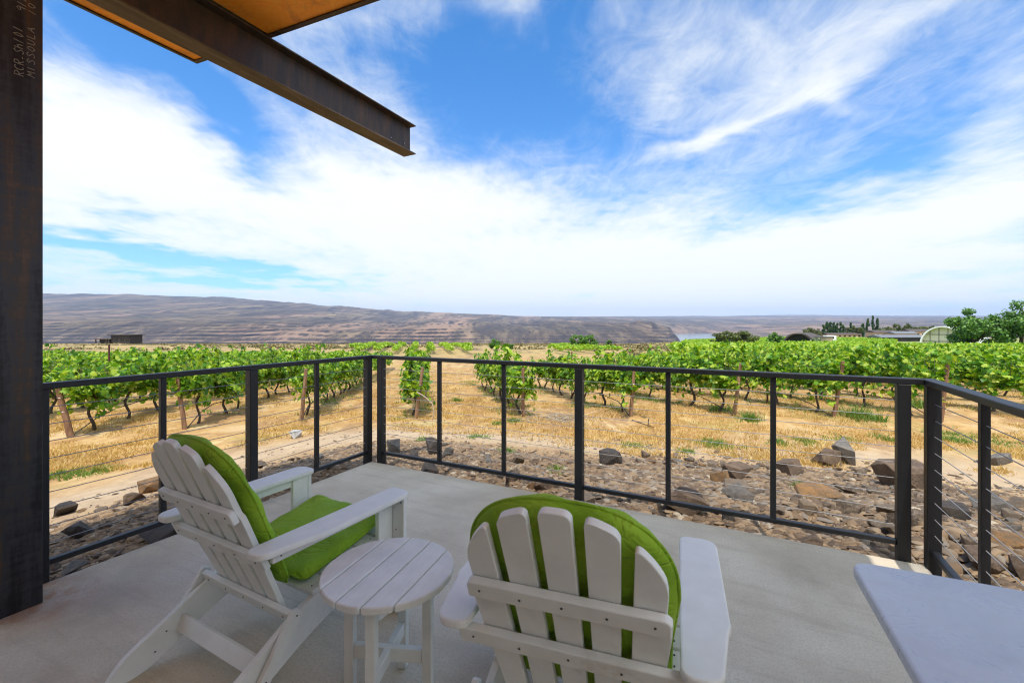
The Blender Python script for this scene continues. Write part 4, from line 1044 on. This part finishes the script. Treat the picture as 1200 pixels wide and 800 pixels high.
for i, ((px, h), lab) in enumerate(zip(pop, PN)):
    tree('poplar', lab, 'tree', px, 360, 3.2, h+4.0, TL, 40+i, 2200, .62, 'poplar', trunk=.2, group='poplars of the distant windbreak', clumps=18)
rt = [(948, 5.4), (956, 4.5), (1003, 6.6), (1036, 7), (1050, 8.2), (1063, 8.4), (1078, 7.2), (1090, 7.4)]
RN = ['olive tree behind the right end of the arched barn', 'low olive tree left of the poplar windbreak', 'olive tree between the two poplar groups', 'olive tree just right of the tall poplar trio', 'first of the two big olive trees behind the long low roof', 'second of the two big olive trees behind the long low roof', 'olive tree left of the white tent top', 'olive tree touching the top of the white tent']
for i, ((px, h), lab) in enumerate(zip(rt, RN)):
    tree('olive_tree', lab, 'tree', px, 350, 9, h+3.6, M['oliveleaf'], 70+i, 800, .7, trunk=.3, group='olive coloured trees behind the low roofs', clumps=20)
for i, px in enumerate((993, 1007, 1044, 1070, 971, 981, 1029, 1057, 1086)):
    tree('olive_tree', ['hedge tree behind the lone poplar', 'hedge tree left of the shortest right poplar', 'hedge tree between the trio and the big olive trees', 'hedge tree right of the big olive trees', 'hedge tree at the foot of the left poplars', 'hedge tree under the fourth and fifth poplars', 'hedge tree below the tall poplar trio', 'hedge tree between the two big olive trees', 'hedge tree just left of the white tent'][i], 'tree', px, 365, 10, 9.8, M['oliveleaf'], 90+i, 600, .7, group='olive coloured trees behind the low roofs', clumps=16)

# ------------------------------------------------------------------ far buildings
def build_cabin():
    x, y, z = depth(134, 232); s = 232/F
    t = thing('cabin', 'dark flat roofed cabin on the brink of the gorge at left', 'cabin', (x, y, z), 0)
    W = lambda px: (px-134)*s
    m = MB(); m.box((W(141), 4, 2.25), (W(152)-W(130), 8, 4.5)); m.build('wall', M['darkwall'], t)
    m = MB(); m.box((W(141), 4, 4.7), (W(154)-W(127), 9.5, .35)); m.build('roof', M['darkwall'], t)
    m = MB(); m.box((W(122), 2, 2.7), (W(133)-W(113), 6, .45)); m.build('porch_roof', M['shingle'], t)
    for px in (113.5, 126, 129): m = MB(); m.box((W(px), -.6, 1.22), (.6 if px > 114 else .35, .5, 2.45)); m.build('porch_post', M['darkwall'], t)
    m = MB(); m.box((W(119), 3.5, 1.22), (W(125)-W(114), 4, 2.45)); m.build('lower_wall', M['darkwall'], t)
    for px in (136, 143, 149): m = MB(); m.box((W(px), -.03, 2.4), (1.9, .08, 1.9)); m.build('window', M['glass'], t)
build_cabin()
def arch(name_, t, w, h, y0, y1, mat, thick=.3, n=18):
    m = MB(); O = [(math.cos(math.pi*i/n)*w/2, math.sin(math.pi*i/n)**.8*h) for i in range(n+1)]; I = [(x*(1-2*thick/w), max(0, zz-thick) if 0 < i < n else 0) for i, (x, zz) in enumerate(O)]
    m.prism(O+I[::-1], (0, (y0+y1)/2, 0), (1, 0, 0), (0, 0, 1), (0, 1, 0), abs(y1-y0)); return m.build(name_, mat, t)
x, y, z = depth(936, 130); t = thing('barn', 'dark barn with an arched roof beyond the right vines', 'barn', (x, y, z), R(-52))
arch('roof', t, 8.2, 4.0, -.6, 7, M['shingle'], .35)
m = MB(); O = [(math.cos(math.pi*i/16)*3.7, math.sin(math.pi*i/16)**.8*3.6) for i in range(17)]; m.prism(O, (0, 1, 0), (1, 0, 0), (0, 0, 1), (0, 1, 0), .4); m.build('end_wall', M['darkwall'], t)
m = MB(); m.box((0, .76, 1.3), (3.6, .1, 2.4)); m.build('door', M['glass'], t)
m = MB(); m.box((5.3, 3.5, 1.4), (2.4, 6, 2.8)); m.build('side_wing', M['tanwall'], t)
m = MB(); m.box((5.3, 3.5, 2.9), (2.7, 6.4, .16)); m.build('wing_roof', M['shingle'], t)
def shed(name_, label, px, Y, w, hgt, dpt, wm, rm_, pitch=.8, rz=0, cat='building', wins=4):
    x, y, z = depth(px, Y); t = thing(name_, label, cat, (x, y, z), rz)
    m = MB(); m.box((0, dpt/2, hgt/2), (w, dpt, hgt)); m.build('wall', wm, t)
    m = MB(); m.prism([(-.6, 0), (dpt+.6, 0), (dpt/2, pitch)], (0, 0, hgt+.05), (0, 1, 0), (0, 0, 1), (1, 0, 0), w+1); m.build('roof', rm_, t)
    for k in range(wins): m = MB(); m.box((-w/2+w*(k+.5)/wins, -.03, hgt*.52), (w/wins*.45, .08, hgt*.4)); m.build('window', M['glass'], t)
    return t
shed('long_shed', 'long low building with a grey roof left of the white tent', 1059, 215, 21, 1.9, 9, M['darkwall'], M['greyroof'], 1.2)
shed('house', 'tan house among the trees right of the poplar trio', 1039, 330, 17, 4.6, 9, M['tanwall'], M['shingle'], 1.6)
shed('house', 'tan house glimpsed behind the big olive trees', 1079, 335, 15, 4.8, 9, M['tanwall'], M['shingle'], 1.8)
shed('house', 'low grey roofed house behind the long low building', 1062, 320, 16, 3.8, 8, M['tanwall'], M['greyroof'], 1.6)
shed('shed', 'row of low sheds at the foot of the poplar windbreak', 990, 345, 26, 2.6, 8, M['tanwall'], M['shingle'], 1.1, wins=7)
x, y, z = depth(975, 160); t = thing('white_trailer', 'small white trailer at the edge of the far green field', 'trailer', (x, y, z), 0)
m = MB(); m.box((0, 1.2, 2.3), (3.4, 2.2, 2.2)); m.build('body', M['whitepaint'], t, bevel=.1)
m = MB(); m.box((-.3, .08, 2.6), (2.2, .04, .7)); m.build('window', M['glass'], t)
for s in (-.9, .9): m = MB(); m.tube([(s, .15, .35), (s, .45, .35)], .35, 12); m.build('wheel', M['hose'], t)
# white arched tent, open end towards the patio and left
x, y, z = depth(1104, 118); t = thing('arched_tent', 'white arched fabric tent behind the two large dark trees', 'tent', (x, y, z-.2), R(-57))
arch('cover', t, 9.2, 5.8, 0, 24, M['tentwhite'], .3, 24)
m = MB(); O = [(math.cos(math.pi*i/20)*4.42, math.sin(math.pi*i/20)**.8*5.6) for i in range(21)]; m.prism(O, (0, 1.2, 0), (1, 0, 0), (0, 0, 1), (0, 1, 0), .08); m.build('end_cloth', M['tentinside'], t)
for k in range(1, 5):
    xx_ = -4.4+8.8*k/5; hh = 5.6*max(0, 1-(xx_/4.42)**2)**.4; m = MB(); m.box((xx_, 1.1, hh/2), (.13, .1, hh)); m.build('rib', M['tentrib'], t)
for zz_ in (1.8, 3.6):
    hw = 4.35*math.sqrt(max(0, 1-(zz_/5.6)**2.5)); m = MB(); m.box((0, 1.04, zz_), (2*hw, .1, .12)); m.build('rib', M['tentrib'], t)
m = MB(); m.box((.6, .9, .55), (5.5, .08, .7)); m.build('banner', M['whitepaint'], t)

# ------------------------------------------------------------------ haze, light, sky, camera
m = MB(); m.box((0, 9000, 280), (60000, 24000, 830)); hz = m.build('haze', None); tag(hz, kind='stuff')
hm = bpy.data.materials.new('haze'); hm.use_nodes = True; n = NT(hm.node_tree); n.n.remove(n.n['Principled BSDF'])
vol = n.node('ShaderNodeVolumePrincipled'); vol.inputs['Density'].default_value = 4.4e-5; vol.inputs['Color'].default_value = (.50, .68, 1, 1); vol.inputs['Anisotropy'].default_value = 0
n.l.new(vol.outputs[0], n.n['Material Output'].inputs['Volume']); hz.data.materials.append(hm)

SUN = Vector((-.0485, -.3797, 1)).normalized()
l = bpy.data.lights.new('sun', 'SUN'); l.energy = 2.2; l.angle = R(.53); l.color = (1, .95, .87)
so = bpy.data.objects.new('sun', l); C.objects.link(so); so.rotation_euler = (-SUN).to_track_quat('-Z', 'Y').to_euler(); so.location = (0, -5, 20)

wd = bpy.data.worlds.new('World'); bpy.context.scene.world = wd; wd.use_nodes = True
n = NT(wd.node_tree); bg = n.n['Background']; bg.inputs[1].default_value = .14
sky = n.node('ShaderNodeTexSky', sky_type='NISHITA'); sky.sun_disc = False; sky.sun_elevation = math.asin(SUN.z); sky.sun_rotation = math.atan2(SUN.x, SUN.y); sky.ozone_density = 2.5; sky.air_density = 1.0; sky.dust_density = .6
tc = n.node('ShaderNodeTexCoord'); D = tc.outputs['Generated']
sp = n.node('ShaderNodeSeparateXYZ'); n.l.new(n.vm('NORMALIZE', D).outputs[0], sp.inputs[0]); X_, Y_, Z_ = sp.outputs
az = n.m('ARCTAN2', X_, Y_); el = n.m('ARCSINE', Z_)
cb = n.node('ShaderNodeCombineXYZ'); n.l.new(az, cb.inputs[0]); n.l.new(el, cb.inputs[1]); AE = cb.outputs[0]
zc = n.m('ADD', n.m('MAXIMUM', Z_, 0), .10); cp = n.node('ShaderNodeCombineXYZ'); n.l.new(n.m('DIVIDE', X_, zc), cp.inputs[0]); n.l.new(n.m('DIVIDE', Y_, zc), cp.inputs[1]); PL = cp.outputs[0]
def ae(px, py):
    t, e = (px-600)/F, (HY-py)/F; return math.atan(t), math.atan2(e, math.hypot(1, t))
warp = n.noise(PL, .9, 4, .6, out=1)
wv = n.vm('SCALE', n.vm('SUBTRACT', warp, (.5, .5, .5)).outputs[0]); wv.inputs['Scale'].default_value = .30
AEW = n.vm('ADD', AE, wv.outputs[0]).outputs[0]
BL = [(90, 190, 170, 70, -6, .85), (330, 215, 260, 58, -4, .95), (600, 290, 330, 75, 0, 1.0), (900, 300, 300, 55, 6, .9), (1130, 240, 170, 60, 16, .75), (420, 130, 90, 40, -20, .45), (600, 345, 700, 22, 0, .5),
      (830, 70, 100, 55, -20, .52), (960, 70, 120, 50, 25, .58), (1090, 20, 130, 30, 12, .5), (815, 158, 80, 12, 10, .8), (480, 30, 45, 45, 0, .45), (590, 12, 50, 30, 0, .45), (955, 130, 22, 40, 10, .5), (1180, 130, 70, 50, 25, .45), (760, 120, 50, 40, -20, .3), (60, 20, 60, 40, 0, .25), (390, 45, 60, 14, 10, .35),
      (170, 95, 170, 40, -22, -1.0), (280, 150, 60, 30, -30, -.5), (600, 110, 130, 60, -15, -.6), (150, 288, 220, 26, -8, -1.15), (330, 318, 160, 13, -6, -.7), (1010, 185, 130, 24, 12, -.5), (640, 40, 60, 40, 0, -.2), (1000, 318, 120, 8, 8, -.25)]
acc = None
for px, py, rx, ry, rot, w_ in BL:
    a0, e0 = ae(px, py); a1, e1 = ae(px+rx*.5, py); a2, e2 = ae(px-rx*.5, py); _, e3 = ae(px, py-ry*.5); _, e4 = ae(px, py+ry*.5)
    mp = n.mapping(AEW, (max(.01, abs(a1-a2)), max(.01, abs(e3-e4)), 1), (a0, e0, 0), (0, 0, R(rot)), 'TEXTURE')
    mz = n.vm('MULTIPLY', mp, (1, 1, 0)).outputs[0]; dt = n.vm('DOT_PRODUCT', mz, mz).outputs['Value']
    g_ = n.m('MULTIPLY', n.m('EXPONENT', n.m('MULTIPLY', dt, -1)), w_); acc = g_ if acc is None else n.m('ADD', acc, g_)
streak = n.noise(n.mapping(PL, (1.5, .30, 1)), 1.5, 8, .62, .9); wisp = n.noise(n.mapping(PL, (1.6, 1.3, 1), rot=(0, 0, .5)), 2.6, 9, .66, 1.4)
fine_ = n.noise(n.mapping(PL, (4.5, 1.2, 1), rot=(0, 0, .25)), 2.8, 7, .65, .6)
lace = n.m('SUBTRACT', 1.0, n.m('ABSOLUTE', n.m('MULTIPLY', n.m('SUBTRACT', n.noise(n.mapping(PL, (1.4, 1.0, 1), rot=(0, 0, .6)), 3.2, 8, .62, 1.1), .5), 5.0)))
nz_ = n.m('ADD', n.m('MULTIPLY', n.m('SUBTRACT', lace, .55), .28), n.m('MULTIPLY', n.m('SUBTRACT', streak, .5), .95))
nz_ = n.m('ADD', nz_, n.m('ADD', n.m('MULTIPLY', n.m('SUBTRACT', wisp, .5), 1.0), n.m('MULTIPLY', n.m('SUBTRACT', fine_, .5), .5)))
acc = n.m('ADD', acc, n.m('MULTIPLY', n.m('EXPONENT', n.m('MULTIPLY', n.m('POWER', n.m('DIVIDE', el, .075), 2.0), -1)), .75))
dens = n.step(n.m('ADD', n.m('ADD', acc, .16), n.m('MULTIPLY', nz_, .85)), -.16, 1.50)
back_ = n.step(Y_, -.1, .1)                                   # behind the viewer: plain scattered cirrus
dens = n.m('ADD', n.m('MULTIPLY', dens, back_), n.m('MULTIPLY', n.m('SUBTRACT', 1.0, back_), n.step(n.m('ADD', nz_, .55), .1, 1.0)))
skyc = n.mix(1.0, sky.outputs[0], n.mix(n.step(el, .04, .60), (.40, .62, .86), (.225, .57, .83)), 'MULTIPLY')
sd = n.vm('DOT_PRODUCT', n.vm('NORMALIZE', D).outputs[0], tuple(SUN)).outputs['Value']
glow = n.step(sd, .36, .95)                                   # clouds nearer the sun, out of view, brightened to fill the patio shade
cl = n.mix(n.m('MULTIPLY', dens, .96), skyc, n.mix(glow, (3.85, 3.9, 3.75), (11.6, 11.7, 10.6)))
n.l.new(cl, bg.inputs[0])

cam = bpy.data.cameras.new('camera'); co = bpy.data.objects.new('camera', cam); C.objects.link(co)
cam.sensor_width = 36; cam.lens = F/1200*36; cam.shift_y = -21/1200; cam.clip_start = .05; cam.clip_end = 60000
cam.dof.use_dof = True; cam.dof.focus_distance = 4.0; cam.dof.aperture_fstop = 5.6
co.location = (0, 0, H); co.rotation_euler = (R(90), 0, 0)
sc = bpy.context.scene; sc.camera = co
sc.view_settings.view_transform = 'Standard'; sc.view_settings.look = 'None'; sc.view_settings.exposure = 1.04; sc.view_settings.gamma = 1
sc.render.engine = 'CYCLES'
cy = sc.cycles; cy.max_bounces = 8; cy.diffuse_bounces = 4; cy.glossy_bounces = 3; cy.transmission_bounces = 4; cy.volume_bounces = 0; cy.caustics_reflective = False; cy.caustics_refractive = False
cy.use_denoising = True; cy.denoiser = 'OPENIMAGEDENOISE'; cy.sample_clamp_indirect = 6
cy.filter_width = 1.15
cy.use_adaptive_sampling = True; cy.adaptive_threshold = .012
